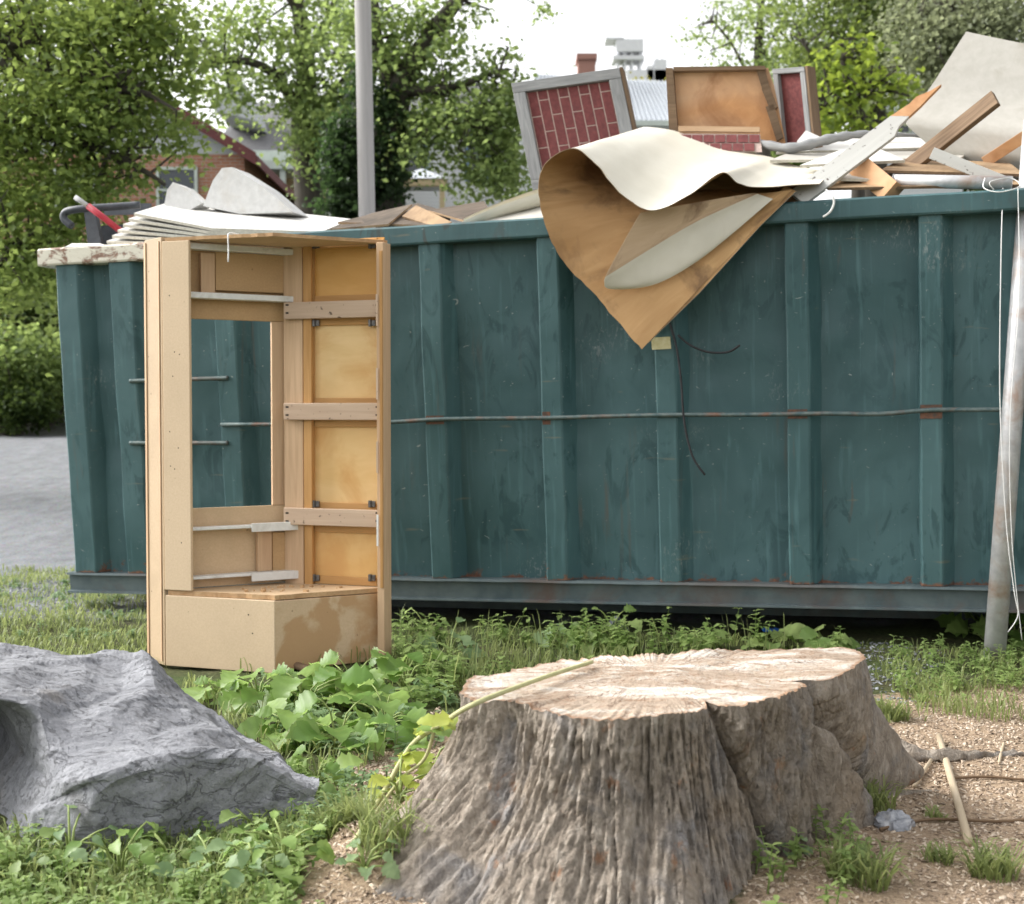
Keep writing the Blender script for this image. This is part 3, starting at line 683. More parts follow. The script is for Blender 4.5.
# plywood backed panel with rim, upright
def W2(x, y): return W(x, y, .7)
root = empty('plywood_crate_side', W2(672, 140), 'upright orange plywood panel with dark rim and a broken right edge', 'panel')
mb = MB(); mb.slab([W2(668, 70), W2(768, 68), W2(774, 85), W2(779, 110), W2(786, 145), W2(673, 145)], ey * .012, 0, 1, ez); mb.build('plywood', [M_orangewood, M_brownwood], root)
mb = MB(); mb.slab([W2(667, 70), W2(674, 70), W2(680, 145), W2(671, 145)], -ey * .05); mb.build('rim_board', M_brownwood, root, bevel=.003)
mb = MB(); mb.slab([W2(674.5, 69), W2(766, 68), W2(766, 71.5), W2(675, 73)], -ey * .05); mb.build('rim_board', M_brownwood, root, bevel=.003)
mb = MB()
for x0, y0, x1, y1 in ((757, 72, 766, 92), (762, 90, 774, 112), (766, 108, 780, 142)):
    mb.slab([W2(x0, y0), W2(x0 + 8, y0 - 3), W2(x1 + 4, y1 - 4), W2(x1 - 3, y1)], -ey * .03)
mb.build('splintered_edge', M_brownwood, root, bevel=.004)
mb = MB(); mb.slab([W(679, 127, .6), W(760, 128, .6), W(760, 133, .6), W(679, 132, .6)], -ey * .03, ux=ex); tag(mb.build('wood_batten', M_pine, None, bevel=.003), 'thin pale wooden batten in front of the orange plywood panel', 'batten')
root = empty('brick_strip', W(679, 146, .52), 'strip of printed red brick sheet below the orange plywood panel', 'brick sheet')
mb = MB(); mb.slab([W(679, 133.5, .58), W(760, 134, .58), W(762, 152, .5), W(681, 152, .5)], ey * .008); mb.build('backing', M_mortar, root)
for r_ in range(2):
    for k in range(7):
        x0 = 681 + k * 11.4 - (5 if r_ else 0); x1 = x0 + 10; x0 = max(x0, 681); y0 = 135 + r_ * 8.5; y1 = y0 + 7.3
        f = lambda x, y: W(x, y, .575 - (y - 134) / 18 * .08)
        mb = MB(); mb.slab([f(x0, y0), f(x1, y0), f(x1, y1), f(x0, y1)], -ey * .004); mb.build('brick', M_brickred, root)
frame_panel(W(772, 69, .80), W(804, 66.5, .68), W(780, 150, .80), 'window_frame', 'narrow upright frame with red sheet and flaking grey paint right of the orange plywood', .035, .05, 2, [M_grey, M_brownwood], False)
for ch in [c for c in bpy.data.objects if c.name.startswith('brick_sheet') and c.parent and 'narrow upright' in c.parent.get('label', '')]: ch.data.materials[0] = M_brickred

# curled linoleum sheet draped over the rim
def skin(Pg, th, name, mats, label, cat, rowmat=None, tag_=True):
    """two-sided curved sheet with thickness; mats = [side A, side B, edge]"""
    P = np.asarray(Pg, float); r, c = P.shape[:2]
    du = np.gradient(P, axis=0); dv = np.gradient(P, axis=1); N = np.cross(du, dv); N /= (np.linalg.norm(N, axis=-1, keepdims=True) + 1e-9)
    Q = P + N * th; mb = MB()
    lu = np.concatenate([[0], np.cumsum(np.linalg.norm(np.diff(P[:, c // 2], axis=0), axis=1))]); lv = np.concatenate([[0], np.cumsum(np.linalg.norm(np.diff(P[r // 2], axis=0), axis=1))])
    T = np.stack([np.repeat(lu[:, None], c, 1), np.repeat(lv[None], r, 0), np.zeros((r, c))], -1)
    T = T[..., [1, 0, 2]]
    mb.grid(P[::-1], 0, False, T[::-1]); mb.grid(Q, 1, False, T)
    bd = [(i, 0) for i in range(r)] + [(r-1, j) for j in range(1, c)] + [(i, c-1) for i in range(r-2, -1, -1)] + [(0, j) for j in range(c-2, 0, -1)]
    vs = [P[b] for b in bd] + [Q[b] for b in bd]; k = len(bd)
    mb.add([tuple(v) for v in vs], [(i, (i+1) % k, (i+1) % k + k, i + k) for i in range(k)], 2)
    if rowmat is not None:
        nf = (r-1) * (c-1)
        for i in range(nf):
            if not rowmat((r - 2 - i // (c-1))): mb.m[i] = 1
        for i in range(nf):
            if not rowmat(i // (c-1)): mb.m[nf + i] = 0
    o = mb.build(name, mats, None, smooth=True)
    return tag(o, label, cat)
near = [(642, 349, -.20), (602, 304, -.21), (563, 262, -.23), (544, 222, -.27), (538, 188, -.31), (547, 162, -.36), (574, 149, -.40), (597, 166, -.42), (622, 196, -.43), (653, 211, -.43), (690, 195, -.40), (722, 173, -.34), (738, 184, -.30), (762, 188, -.22), (820, 184, -.10)]
far = [(792, 190, -.13), (778, 192, -.14), (760, 193, -.13), (735, 192, -.02), (695, 172, .42), (660, 141, .6), (642, 128, .62), (668, 130, .62), (695, 137, .6), (722, 145, .58), (748, 152, .55), (768, 158, .5), (784, 163, .42), (800, 167, .35), (832, 172, .22)]
A = catmull([tuple(W(*p)) for p in near], 120); B = catmull([tuple(W(*p)) for p in far], 120)
tt = np.linspace(0, 1, 40)[None, :, None]; S = A[:, None] * (1 - tt) + B[:, None] * tt
S += .006 * fbm(S * 3.0, 3)[..., None]
rag = fbm(S[:, 0] * 22, 3); S[:, 0] += ((S[:, 0] - S[:, 3]) / (np.linalg.norm(S[:, 0] - S[:, 3], axis=-1, keepdims=True) + 1e-9)) * (rag[:, None] * .006)
skin(S, .004, 'linoleum_sheet', [M_linoback, M_lino, M_linoedge], 'large curled cream linoleum sheet with brown backing draped over the dumpster rim', 'linoleum sheet')
sheet([W(672, 176, .10), W(735, 171, .14), W(796, 176, .12), W(806, 206, .01), W(690, 214, .01)], .012, 'plywood_sheet', [M_tanply, M_brownwood], 'tan plywood board hidden under the curled sheet at the rim')
# folded second piece inside the curl
rows = [[(640, 213, -.36), (672, 207, -.30), (710, 200, -.24), (756, 193, -.16)], [(622, 245, -.34), (660, 232, -.29), (705, 214, -.23), (757, 195, -.165)], [(606, 275, -.33), (648, 249, -.29), (698, 220, -.24), (757, 194, -.17)],
        [(604, 283, -.315), (649, 259, -.275), (702, 228, -.225), (762, 195.5, -.165)], [(607, 288, -.285), (652, 278, -.255), (706, 249, -.215), (768, 197.5, -.165)], [(622, 289, -.25), (658, 283, -.235), (704, 256, -.205), (773, 199, -.165)]]
M_flap = wood('stained_flap_backing', (.50, .36, .235), (.64, .49, .34), (.36, .24, .15), (2.2, 14, 14), rough=.8, stain=(.20, .125, .08), bump=.3, amt=.8)
R = np.array([[tuple(W(*p)) for p in r] for r in rows]); R = catmull(np.swapaxes(catmull(R, 41), 0, 1), 50); R = np.swapaxes(R, 0, 1)
R += .003 * fbm(R * 7, 2)[..., None]
skin(R[:], .003, 'linoleum_flap', [M_flap, M_lino, M_linoedge], 'folded linoleum flap with white inner face inside the large curl', 'linoleum flap', rowmat=lambda i: i >= 17)
# plywood layer beneath the curl, along the right slanting edge
sheet([W(648, 343, -.185), W(700, 292, -.17), W(760, 226, -.15), W(796, 191, -.12), W(785, 186, -.11), W(690, 285, -.155)], .012, 'plywood_strip', [M_linoback, M_greypaint], 'narrow plywood strip with whitened edge along the slanting hem of the curled sheet', 'plywood strip')

# planks and boards at the right
root = empty('grey_plank', W(797, 199, -.06), 'long grey painted plank with a splintered pointed brown tip leaning up right', 'plank')
p_, q_ = W(797, 199, -.06), W(945, 88, .30); d_ = (q_ - p_).normalized(); n_ = (CAMP - p_ + Vector((-3, 0, 3))); n_ = (n_ - d_ * n_.dot(d_)).normalized(); w_ = n_.cross(d_) * .115
def ppoly(name, mat, pts):
    mb = MB(); mb.slab([p_.lerp(q_, a) + w_ * b - n_ * .011 for a, b in pts], n_ * .022, 0, None, d_); mb.build(name, mat, root, bevel=.001)
ppoly('board', M_greypaint, [(0, .5), (0, -.5), (.60, -.5), (.66, -.22), (.74, -.12), (.72, .1), (.68, .5)])
ppoly('broken_tip', M_orangewood, [(.681, .5), (.721, .1), (.741, -.12), (.84, -.02), (.90, .08), (1.0, .22), (.93, .30), (.86, .5), (.80, .42)])
plank(W(908, 168, .35), W(996, 98, .15), .10, .03, 'brown_plank', M_brownwood, 'dark brown weathered plank with a square end pointing up right', side=(-.4, -.8, .6))
plank(W(932, 153, .12), W(1004, 182, .05), .06, .02, 'grey_lath', M_greypaint, 'short grey lath sloping down right beneath the dark brown plank')
plank(W(858, 165, .15), W(893, 194, .0), .115, .09, 'wood_block', M_orangewood, 'thick orange brown wood block behind the white pipe end', cat='wood block')
plank(W(985, 162, .5), W(1050, 120, .3), .06, .03, 'orange_lath', M_orangewood, 'orange wooden lath poking up at the right edge under the large board')
# large off-white board, creased
bp = [[(966, 33, .9), (1030, 46, .85), (1110, 58, .8)], [(936, 80, .75), (1020, 100, .7), (1110, 112, .65)], [(906, 124, .6), (1010, 135, .52), (1110, 142, .48)], [(930, 145, .62), (1010, 158, .5), (1110, 165, .45)], [(950, 168, .66), (1010, 176, .55), (1110, 182, .5)]]
R = np.array([[tuple(W(*p)) for p in r] for r in bp])
Rr = []
for k in range(len(R) - 1):
    for f in np.linspace(0, 1, 6, endpoint=False): Rr.append(R[k] * (1 - f) + R[k+1] * f)
Rr.append(R[-1]); skin(catmull(np.swapaxes(np.array(Rr), 0, 1), 12).swapaxes(0, 1), .012, 'large_board', [M_board, M_board, M_ceiledge], 'large off-white board bent near its foot, leaning up at the right edge', 'board')
flat = [([(770, 160, .3), (800, 148, .7), (900, 141, 1.0), (972, 150, .9), (960, 158, .4)], M_board, 'flat off-white board between the curled sheet and the brown plank'),
        ([(776, 152, .5), (830, 138, 1.1), (930, 136, 1.2), (968, 146, .9)], M_ceil, 'white board lying at the back below the green trees'),
        ([(800, 165, .15), (840, 150, .5), (880, 149, .5), (905, 160, .2)], M_ceil, 'small white board beside the grey pointed plank'),
        ([(880, 170, .08), (905, 157, .5), (1010, 163, .5), (1024, 174, .08)], M_tanply, 'brown sheet lying flat under the dark brown plank'),
        ([(810, 188, -.03), (850, 172, .3), (990, 174, .3), (1040, 184, .0)], M_tanply, 'tan plywood lying on the rim under the white pipe'),
        ([(830, 178, .02), (846, 168, .25), (900, 170, .25), (910, 180, .05)], M_board, 'short off-white board end behind the grey pointed plank foot')]
for k, (pp, m, lab) in enumerate(flat): sheet([W(*p) for p in pp], .014, 'loose_board', [m, M_ceiledge if m is not M_tanply else M_brownwood], lab, 'board')
mb = MB(); pts = catmull([tuple(W(*p)) for p in [(752, 141, .6), (790, 148, .5), (830, 139, .55), (870, 134, .6), (940, 137, .7)]], 30)
mb.tube([tuple(p) for p in pts], [.012 + .016 * math.sin(math.pi * min(1, .15 + i / 30)) + .004 * math.sin(i * 1.9) for i in range(30)], 10); tag(mb.build('driftwood_branch', M_grey, None, smooth=True), 'long bent grey branch lying across the boards behind', 'branch')
mb = MB(); mb.slab([W(797, 143, .6), W(806, 132, .7), W(821, 139, .62), (W(812, 146, .55))], ez * .01); tag(mb.build('paper_scrap', M_ceil, None), 'small crumpled white paper scrap on the grey branch', 'scrap')
# white string hanging over the rim
mb = MB(); mb.tube([tuple(p) for p in catmull([tuple(W(*p)) for p in [(826, 190, -.09), (832, 196, -.13), (834, 203, -.13), (830, 212, -.13), (823, 217, -.13)]], 16)], .006, 6)
tag(mb.build('hanging_string', M_whitepl, None, smooth=True), 'short white string hanging over the dumpster rim at the grey plank foot', 'string')
# horizontal white pipe on the rim and leaning pole, tied with wire
mb = MB(); pp = [W(893, 181, .04), W(952, 182, -.0), W(1012, 183, -.05)]; mb.tube(pp, .034, 18); mb.tube([pp[0].lerp(pp[1], .0), pp[0].lerp(pp[1], .012)], .037, 18)
tag(mb.build('metal_pipe', M_pipe, None, smooth=True), 'horizontal pale metal pipe lying along the dumpster rim at right', 'pipe')
PB = G(994, 662, -.03); 
mb = MB(); pt = D(1034, 120, PB.y + .18); mb.tube([PB, PB.lerp(pt, .5), pt], [.052, .05, .05], 20); tag(mb.build('leaning_pole', M_pipe, None, smooth=True), 'tall pale leaning metal pole at the right edge of the yard', 'pole')
mb = MB()
def wire(pts, r=.0026): mb.tube([tuple(p) for p in catmull([tuple(p) for p in pts], 40)], r, 5)
dY = PB.y + .02
wire([D(1003, 188, dY + .1), D(1001, 260, dY), D(1000, 400, dY - .06), D(1006, 520, dY - .07), D(1014, 590, dY - .08), D(1018, 615, dY - .08), D(1008, 632, dY - .08)])
wire([D(985, 178, dY + .1), D(984, 188, dY + .05), D(1000, 192, dY), D(1020, 186, dY), D(1010, 178, dY + .05), D(990, 182, dY), D(994, 190, dY)])
wire([D(1018, 188, dY), D(1019, 300, dY - .05), D(1010, 420, dY - .08), D(1012, 540, dY - .08), D(1022, 640, dY - .06)], .0022)
tag(mb.build('wire_loop', M_whitepl, None, smooth=True), 'thin white wire looped round the leaning pole and hanging down it', 'wire')
# dark plastic chair arm and red handled tool at the left end
root = empty('plastic_chair', W(95, 244, .3), 'dark grey plastic garden chair upside down at the left end of the dumpster', 'chair')
mb = MB()
mb.tube([tuple(p) for p in catmull([tuple(W(*p)) for p in [(72, 226, .3), (64, 219, .3), (66, 212, .3), (80, 209, .3), (110, 207, .35), (140, 205, .4)]], 26)], .024, 10); mb.build('armrest', M_plastic, root, smooth=True)
mb = MB(); mb.slab([W(84, 212, .3), W(94, 211, .3), W(102, 246, .3), W(88, 246, .3)], ey * .04); mb.build('leg', M_plastic, root, bevel=.008)
mb = MB(); mb.slab([W(100, 226, .45), W(150, 222, .5), W(150, 250, .5), W(98, 250, .45)], ey * .02); mb.build('seat', M_plastic, root, bevel=.006)
mb = MB(); mb.slab([W(104, 205, .6), W(150, 203, .6), W(150, 214, .6), W(104, 215, .6)], ey * .02); mb.build('backrest', M_plastic, root, bevel=.006)
root = empty('hand_tool', W(112, 226, .2), 'red handled tool with grey tip sticking out over the plastic chair', 'tool')
mb = MB(); mb.tube([W(88, 206, .15), W(104, 218, .18), W(122, 232, .25)], .02, 12); mb.build('red_handle', M_red, root, smooth=True)
mb = MB(); mb.tube([W(75, 197, .12), W(88, 206, .15)], [.016, .014], 10); mb.build('grey_tip', M_pipe, root, smooth=True)
mb = MB(); mb.slab([W(65, 247.5, -.1), W(106, 246, -.1), W(100, 244, .05), W(72, 244, .05)], ez * .004); tag(mb.build('paper_scrap', M_ceil, None), 'flat white paper scrap on the rusty cream rim', 'scrap')

# ------------------------------------------------------------------ boulder
t = NT('grey_rock'); tc = t.obj()
mp = t.n('Mapping'); t.set(mp.inputs['Vector'], tc); mp.inputs['Rotation'].default_value = (.35, .5, .5); mp.inputs['Scale'].default_value = (4, 8, 8)
n1 = t.noise(mp.outputs[0], 1.2, 8, .68, .7); n2 = t.noise(tc, 14, 6, .65)
col = t.ramp(n1, [(.22, (.13, .135, .148)), (.45, (.205, .21, .227)), (.62, (.25, .256, .273)), (.85, (.36, .367, .38))])
col = t.mix(t.ramp(n2, [(.5, 0.0), (.75, .4)]), col, (.15, .15, .16))
n4 = t.noise(tc, 75, 4, .7); col = t.mix(t.ramp(n4, [(.32, .6), (.46, 0.0)]), col, (.10, .105, .118)); col = t.mix(t.ramp(n4, [(.58, 0.0), (.74, .6)]), col, (.40, .405, .42))
col = t.mix(t.ramp(t.noise(tc, 3.2, 4), [(.60, 0.0), (.75, .5)]), col, (.20, .165, .125))
crk = t.ramp(t.noise(mp.outputs[0], .9, 6, .62, 1.8), [(.484, 0.0), (.5, 1.0), (.516, 0.0)]); crk2 = t.ramp(t.noise(mp.outputs[0], 2.1, 5, .6, 1.2), [(.49, 0.0), (.5, .4), (.51, 0.0)]); crk = t.math('MAXIMUM', crk, t.math('MULTIPLY', crk2, .3))
col = t.mix(t.math('MULTIPLY', t.math('MULTIPLY', crk, .5), t.ramp(t.noise(tc, 4, 3), [(.38, 0.0), (.52, 1.0)])), col, (.08, .08, .085))
t.bump(t.math('SUBTRACT', t.math('ADD', n1, t.math('MULTIPLY', n2, .4)), t.math('SUBTRACT', t.math('MULTIPLY', crk, .9), t.math('MULTIPLY', n4, .9))), .75, .010); M_rock = t.fin(col, .75, 0, .35)
cols_px = {
 'A': [(-330, 5.3), (-140, 5.35), (0, 5.4), (60, 5.35), (110, 5.25), (150, 5.15), (190, 5.0), (235, 4.8), (285, 4.6), (318, 4.35)],
 'B': [(-330, 668, 4.7), (-140, 650, 4.75), (0, 643, 4.75), (45, 651, 4.75), (100, 655, 4.7), (142, 650, 4.65), (168, 672, 4.55), (215, 712, 4.4), (268, 748, 4.08), (306, 774, 3.9)],
 'C': [(-330, 690, 4.2), (-140, 672, 4.2), (0, 676, 4.2), (45, 682, 4.2), (96, 688, 4.25), (146, 690, 4.25), (182, 705, 4.2), (226, 735, 4.1), (276, 760, 3.98), (312, 779, 3.84)],
 'C2': [(-330, 705, 3.95), (-140, 690, 3.85), (-20, 696, 3.78), (40, 706, 3.84), (80, 722, 3.88), (142, 722, 3.95), (190, 728, 4.0), (236, 746, 3.95), (284, 766, 3.86), (317, 784, 3.78)],
 'D': [(-330, 745, 4.3), (-140, 730, 4.5), (-8, 724, 4.55), (48, 784, 3.62), (88, 778, 3.52), (140, 758, 3.6), (196, 748, 3.68), (250, 746, 3.72), (292, 768, 3.72), (319, 789, 3.73)],
 'D2': [(-330, 790, 3.9), (-140, 800, 4.25), (-10, 800, 4.2), (30, 812, 3.60), (92, 795, 3.52), (144, 780, 3.58), (200, 768, 3.66), (252, 768, 3.68), (294, 788, 3.68), (318, 800, 3.70)],
 'E': [(-330, 3.75), (-140, 3.7), (-20, 3.68), (40, 3.56), (100, 3.5), (150, 3.54), (205, 3.6), (255, 3.64), (296, 3.66), (322, 3.70)]}
rowsB = []
for key in ('A', 'B', 'C', 'C2', 'D', 'D2', 'E'):
    r_ = []
    for q in cols_px[key]:
        if len(q) == 2: x = (q[0] - CX) / F * q[1]; r_.append((x, q[1], -.12))
        else: r_.append(tuple(D(*q)))
    rowsB.append(r_)
R = np.array(rowsB); 
def densify(R, nr, nc, sharp=.0):
    a = catmull(R, nr); b = catmull(np.swapaxes(a, 0, 1), nc); S1 = np.swapaxes(b, 0, 1)
    ti = np.linspace(0, R.shape[0] - 1, nr); i = np.clip(ti.astype(int), 0, R.shape[0] - 2); f = (ti - i)[:, None, None]; a2 = R[i] * (1 - f) + R[i+1] * f
    tj = np.linspace(0, R.shape[1] - 1, nc); j = np.clip(tj.astype(int), 0, R.shape[1] - 2); g = (tj - j)[None, :, None]; S2 = a2[:, j] * (1 - g) + a2[:, j+1] * g
    return S1 * (1 - sharp) + S2 * sharp
S = densify(R, 240, 330, .75)
fr_ = np.random.default_rng(77); cg = fr_.uniform(-1, 1, (10, 13)); cg[0] *= 0; cg[-1] *= .3
ti = np.linspace(0, 8.999, 240); tj = np.linspace(0, 11.999, 330); ii = ti.astype(int); jj = tj.astype(int); fi = (ti - ii)[:, None]; fj = (tj - jj)[None]
cA, cB, cC, cD = cg[ii][:, jj], cg[ii][:, jj + 1], cg[ii + 1][:, jj], cg[ii + 1][:, jj + 1]
facet = np.where(fi + fj < 1, cA + (cC - cA) * fi + (cB - cA) * fj, cD + (cB - cD) * (1 - fi) + (cC - cD) * (1 - fj))
N = np.cross(np.gradient(S, axis=1), np.gradient(S, axis=0)); N /= np.linalg.norm(N, axis=-1, keepdims=True) + 1e-9
rot = np.array([[.80, .52, .30], [-.55, .83, .1], [-.2, -.25, .95]]); Q = S @ rot.T
bil = lambda q, o: np.minimum(np.abs(fbm(q, o)) * 5, 1) ** .5
disp = .022 * facet + .014 * fbm(Q * np.array([1.6, 3, 3]), 2) + .006 * bil(Q * np.array([1.8, 6, 6]), 2) + .003 * fbm(Q * np.array([9, 24, 24]), 3)
stepn = fbm(Q * np.array([1.5, 5, 5]) + 7, 2); disp += .010 * (np.floor(stepn * 2.5) / 2.5)
S = S + N * disp[..., None]
r2, c2 = S.shape[:2]; idx = np.arange(r2 * c2).reshape(r2, c2); q4 = np.stack([idx[:-1, :-1], idx[1:, :-1], idx[1:, 1:], idx[:-1, 1:]], -1).reshape(-1, 4)
o = mesh_np('boulder', S.reshape(-1, 3), q4[:, ::-1], M_rock, loc=None, smooth=True)
tag(o, 'large rough grey boulder lying in weeds at the lower left', 'boulder')

# ------------------------------------------------------------------ tree stump
ZT = .45
top_px = [(456, 692), (470, 700), (500, 702), (540, 708), (580, 715), (625, 718), (670, 715), (700, 711), (715, 704), (722, 705), (745, 704), (775, 698), (790, 690), (797, 679), (806, 684), (830, 678), (850, 670), (860, 661), (864, 653), (850, 649), (810, 648), (760, 651), (700, 653), (640, 655), (590, 659), (545, 664), (500, 672), (466, 682)]
bot_px = [(300, 930), (370, 930), (420, 955), (520, 965), (600, 972), (680, 965), (732, 930), (745, 870), (756, 832), (775, 815), (800, 812), (810, 788), (824, 766), (860, 778), (910, 784), (965, 780), (1015, 768), (965, 742), (925, 718), (900, 690), (870, 672), (800, 660), (720, 655), (640, 655), (560, 668), (490, 690), (442, 745), (405, 790), (365, 832), (300, 885)]
top = np.array([tuple(G(x, y, ZT)) for x, y in top_px]); bot = np.array([tuple(G(x, y, 0)) for x, y in bot_px])
SC = np.array([STUMP_C.x, STUMP_C.y])
def polar(pts, th):
    d = pts[:, :2] - SC; a = np.arctan2(d[:, 1], d[:, 0]); r = np.hypot(d[:, 0], d[:, 1]); o_ = np.argsort(a); a, r = a[o_], r[o_]
    return np.interp(th, np.concatenate([a - 2 * np.pi, a, a + 2 * np.pi]), np.concatenate([r, r, r]))
NTH, NH = 900, 170
th = np.linspace(-np.pi, np.pi, NTH, endpoint=False)
rt = polar(top, th); rb = np.maximum(polar(bot, th), rt * 1.05)
def blur(a, k):
    for _ in range(k): a = (np.roll(a, 1) + a + np.roll(a, -1)) / 3
    return a
rt = blur(rt, 6); rb = blur(rb, 10)
hh = np.linspace(0, 1, NH)[:, None]; TH2 = np.repeat(th[None], NH, 0)
prof = (1 - hh) ** 2.1
RR = rt[None] + (rb - rt)[None] * prof
cx_, sx_ = np.cos(TH2), np.sin(TH2)
warp = .10 * fbm(np.stack([cx_ * 2, sx_ * 2, hh * .9 + 0 * TH2], -1), 2)
arc = TH2 * 1.0 + warp * .35
Qn = np.stack([np.cos(arc) * 12, np.sin(arc) * 12, hh * 2.0 + 0 * TH2], -1)
bil = lambda q, o, k: np.minimum(np.abs(fbm(q, o)) * k, 1) ** .55
Qn = Qn * 1.25; Qn[..., 2] *= .62
Qn = Qn + .2 * np.stack([fbm(Qn * .5 + 11, 2), fbm(Qn * .5 + 23, 2), 0 * hh + 0 * TH2], -1)
bark = .024 * bil(Qn, 3, 2.6) + .011 * bil(Qn * np.array([2.3, 2.3, 2.6]) + 5, 3, 3) + .005 * ridged(Qn * np.array([3.1, 3.1, 1.6]) + 3, 2) + .006 * fbm(Qn * np.array([4, 4, 9]) + 3, 3) - .02
big = .035 * fbm(np.stack([cx_ * 2.6, sx_ * 2.6, hh * .8 + 0 * TH2], -1), 2)
damp = .35 + .65 * sstep(0, .12, 1 - hh)
def ang(px, py, z):
    p = G(px, py, z); return math.atan2(p.y - SC[1], p.x - SC[0])
groove = 0
for (xt, yt), (xb, yb), dep, wd in (((716, 706), (757, 850), .12, .05), ((797, 681), (812, 785), .22, .045), ((500, 702), (430, 950), .06, .09), ((640, 717), (650, 965), .03, .05)):
    a0, a1 = ang(xt, yt, ZT), ang(xb, yb, 0); ac = a1 + (a0 - a1) * hh ** .7 + .04 * perlin(np.stack([hh * 5, hh * 0 + dep * 9, hh * 0], -1))
    dd = (TH2 - ac + np.pi) % (2 * np.pi) - np.pi; groove = groove + dep * np.exp(-np.abs(dd / wd) ** 1.3) * (.35 + .65 * np.sin(np.pi * np.clip(hh * .85 + .12, 0, 1)))
RR = RR + (bark + big) * damp - groove
zt_edge = ZT + .012 * fbm(np.stack([np.cos(th) * 3, np.sin(th) * 3, th * 0], -1), 3) + .007 * fbm(np.stack([np.cos(th) * 22, np.sin(th) * 22, th * 0], -1), 2) + .0
Zb = -.10
ZZ2 = Zb + (zt_edge[None] - Zb) * hh ** .9
P3 = np.stack([SC[0] + cx_ * RR, SC[1] + sx_ * RR, ZZ2], -1)
cre = bark.copy(); cre = (cre - cre.min()) / (cre.max() - cre.min())
idx = np.arange(NH * NTH).reshape(NH, NTH); nx = np.roll(idx, -1, 1); q4 = np.stack([idx[:-1], nx[:-1], nx[1:], idx[1:]], -1).reshape(-1, 4)
t = NT('bark'); ob = t.obj(); n1 = t.noise(t.mapv(ob, (1, 1, .45)), 30, 6, .7, .5); n2 = t.noise(ob, 5, 5, .6, .6); n3 = t.noise(ob, 110, 4, .65)
cr = t.attr('crest')['Fac']
col = t.ramp(n1, [(.25, (.11, .09, .072)), (.5, (.26, .22, .178)), (.78, (.46, .41, .35))])
col = t.mix(t.ramp(n2, [(.5, 0.0), (.68, .8)]), col, t.ramp(n3, [(.3, (.10, .10, .107)), (.7, (.27, .265, .265))]))
col = t.mix(t.ramp(t.noise(ob, 11, 5, .6, .4), [(.62, 0.0), (.70, .8)]), col, (.27, .14, .075))
col = t.mix(t.ramp(t.noise(ob, 2.7, 4), [(.55, 0.0), (.70, .6)]), col, (.29, .225, .155))
z_ = t.sep(ob)[2]
dv = t.n('Mapping'); nv = t.n('TexNoise'); nv.inputs['Scale'].default_value = 7; nv.inputs['Detail'].default_value = 4; t.set(nv.inputs['Vector'], ob)
wv = t.n('Mix', data_type='RGBA', blend_type='LINEAR_LIGHT'); wv.inputs[0].default_value = .06; t.set(wv.inputs[6], ob); t.set(wv.inputs[7], nv.outputs['Color'])
pl = t.voro(t.mapv(wv.outputs[2], (30, 30, 6.5)), 1.0, 'DISTANCE_TO_EDGE')
M_bark = t.fin(col, .9, 0, .2); t.bump(t.math('ADD', t.math('ADD', n1, t.math('MULTIPLY', n3, .5)), t.math('MULTIPLY', t.ramp(pl, [(0.0, 0.0), (.25, 1.0)]), .3)), .85, .016)
stump = empty('tree_stump', (SC[0], SC[1], 0), 'broad freshly cut tree stump with rough grey brown bark and spreading roots', 'tree stump')
mesh_np('bark', P3.reshape(-1, 3), q4, M_bark, parent=stump, smooth=True, attrs={'crest': cre.ravel()})
# cut face
NR_ = 70; fr = np.linspace(0, 1, NR_)[:, None]
RT = RR[-1][None] * fr; X_ = SC[0] + np.cos(th)[None] * RT; Y_ = SC[1] + np.sin(th)[None] * RT
Zc = ZT + (zt_edge - ZT)[None] * fr ** 4
Pc = np.stack([X_, Y_, 0 * X_], -1)
Zc = Zc + (.007 * fbm(Pc * 5, 3) + .006 * np.floor(fbm(Pc * 2.2 + 3, 2) * 4) / 4 + .003 * fbm(Pc * np.array([12, 60, 1]), 2)) * (1 - fr ** 6)
Pc[..., 2] = Zc + .002 * (1 - fr)
idx = np.arange(NR_ * NTH).reshape(NR_, NTH); nx = np.roll(idx, -1, 1); q4 = np.stack([idx[:-1], idx[1:], nx[1:], nx[:-1]], -1).reshape(-1, 4)
t = NT('cut_wood'); ob = t.obj(); n1 = t.noise(t.mapv(ob, (2.0, 5.5, 3)), 1.2, 6, .7, 1.0); n2 = t.noise(ob, 60, 4, .7)
col = t.ramp(n1, [(.28, (.19, .135, .095)), (.47, (.36, .285, .22)), (.57, (.50, .455, .40)), (.72, (.69, .68, .65))])
sx = t.sep(ob); rad = t.math('POWER', t.math('ADD', t.math('MULTIPLY', sx[0], sx[0]), t.math('MULTIPLY', sx[1], sx[1])), .5)
ring = t.noise(t.mapv(t.n('CombineXYZ').outputs[0]), 1); cmb = t.n('CombineXYZ'); t.set(cmb.inputs[0], t.math('ADD', t.math('MULTIPLY', rad, 60.0), t.math('MULTIPLY', t.noise(ob, 3, 2), 9.0)))
ring = t.noise(cmb.outputs[0], 1, 2, .6); col = t.mix(t.ramp(ring, [(.45, 0.0), (.62, .4)]), col, (.37, .30, .22))
crk = t.noise(t.mapv(ob, (2.2, 5, 3)), 2.0, 5, .6, 1.6); col = t.mix(t.ramp(crk, [(.475, 0.0), (.5, .75), (.525, 0.0)]), col, (.20, .11, .06))
col = t.mix(t.ramp(n2, [(.55, 0.0), (.75, .35)]), col, (.36, .26, .17))
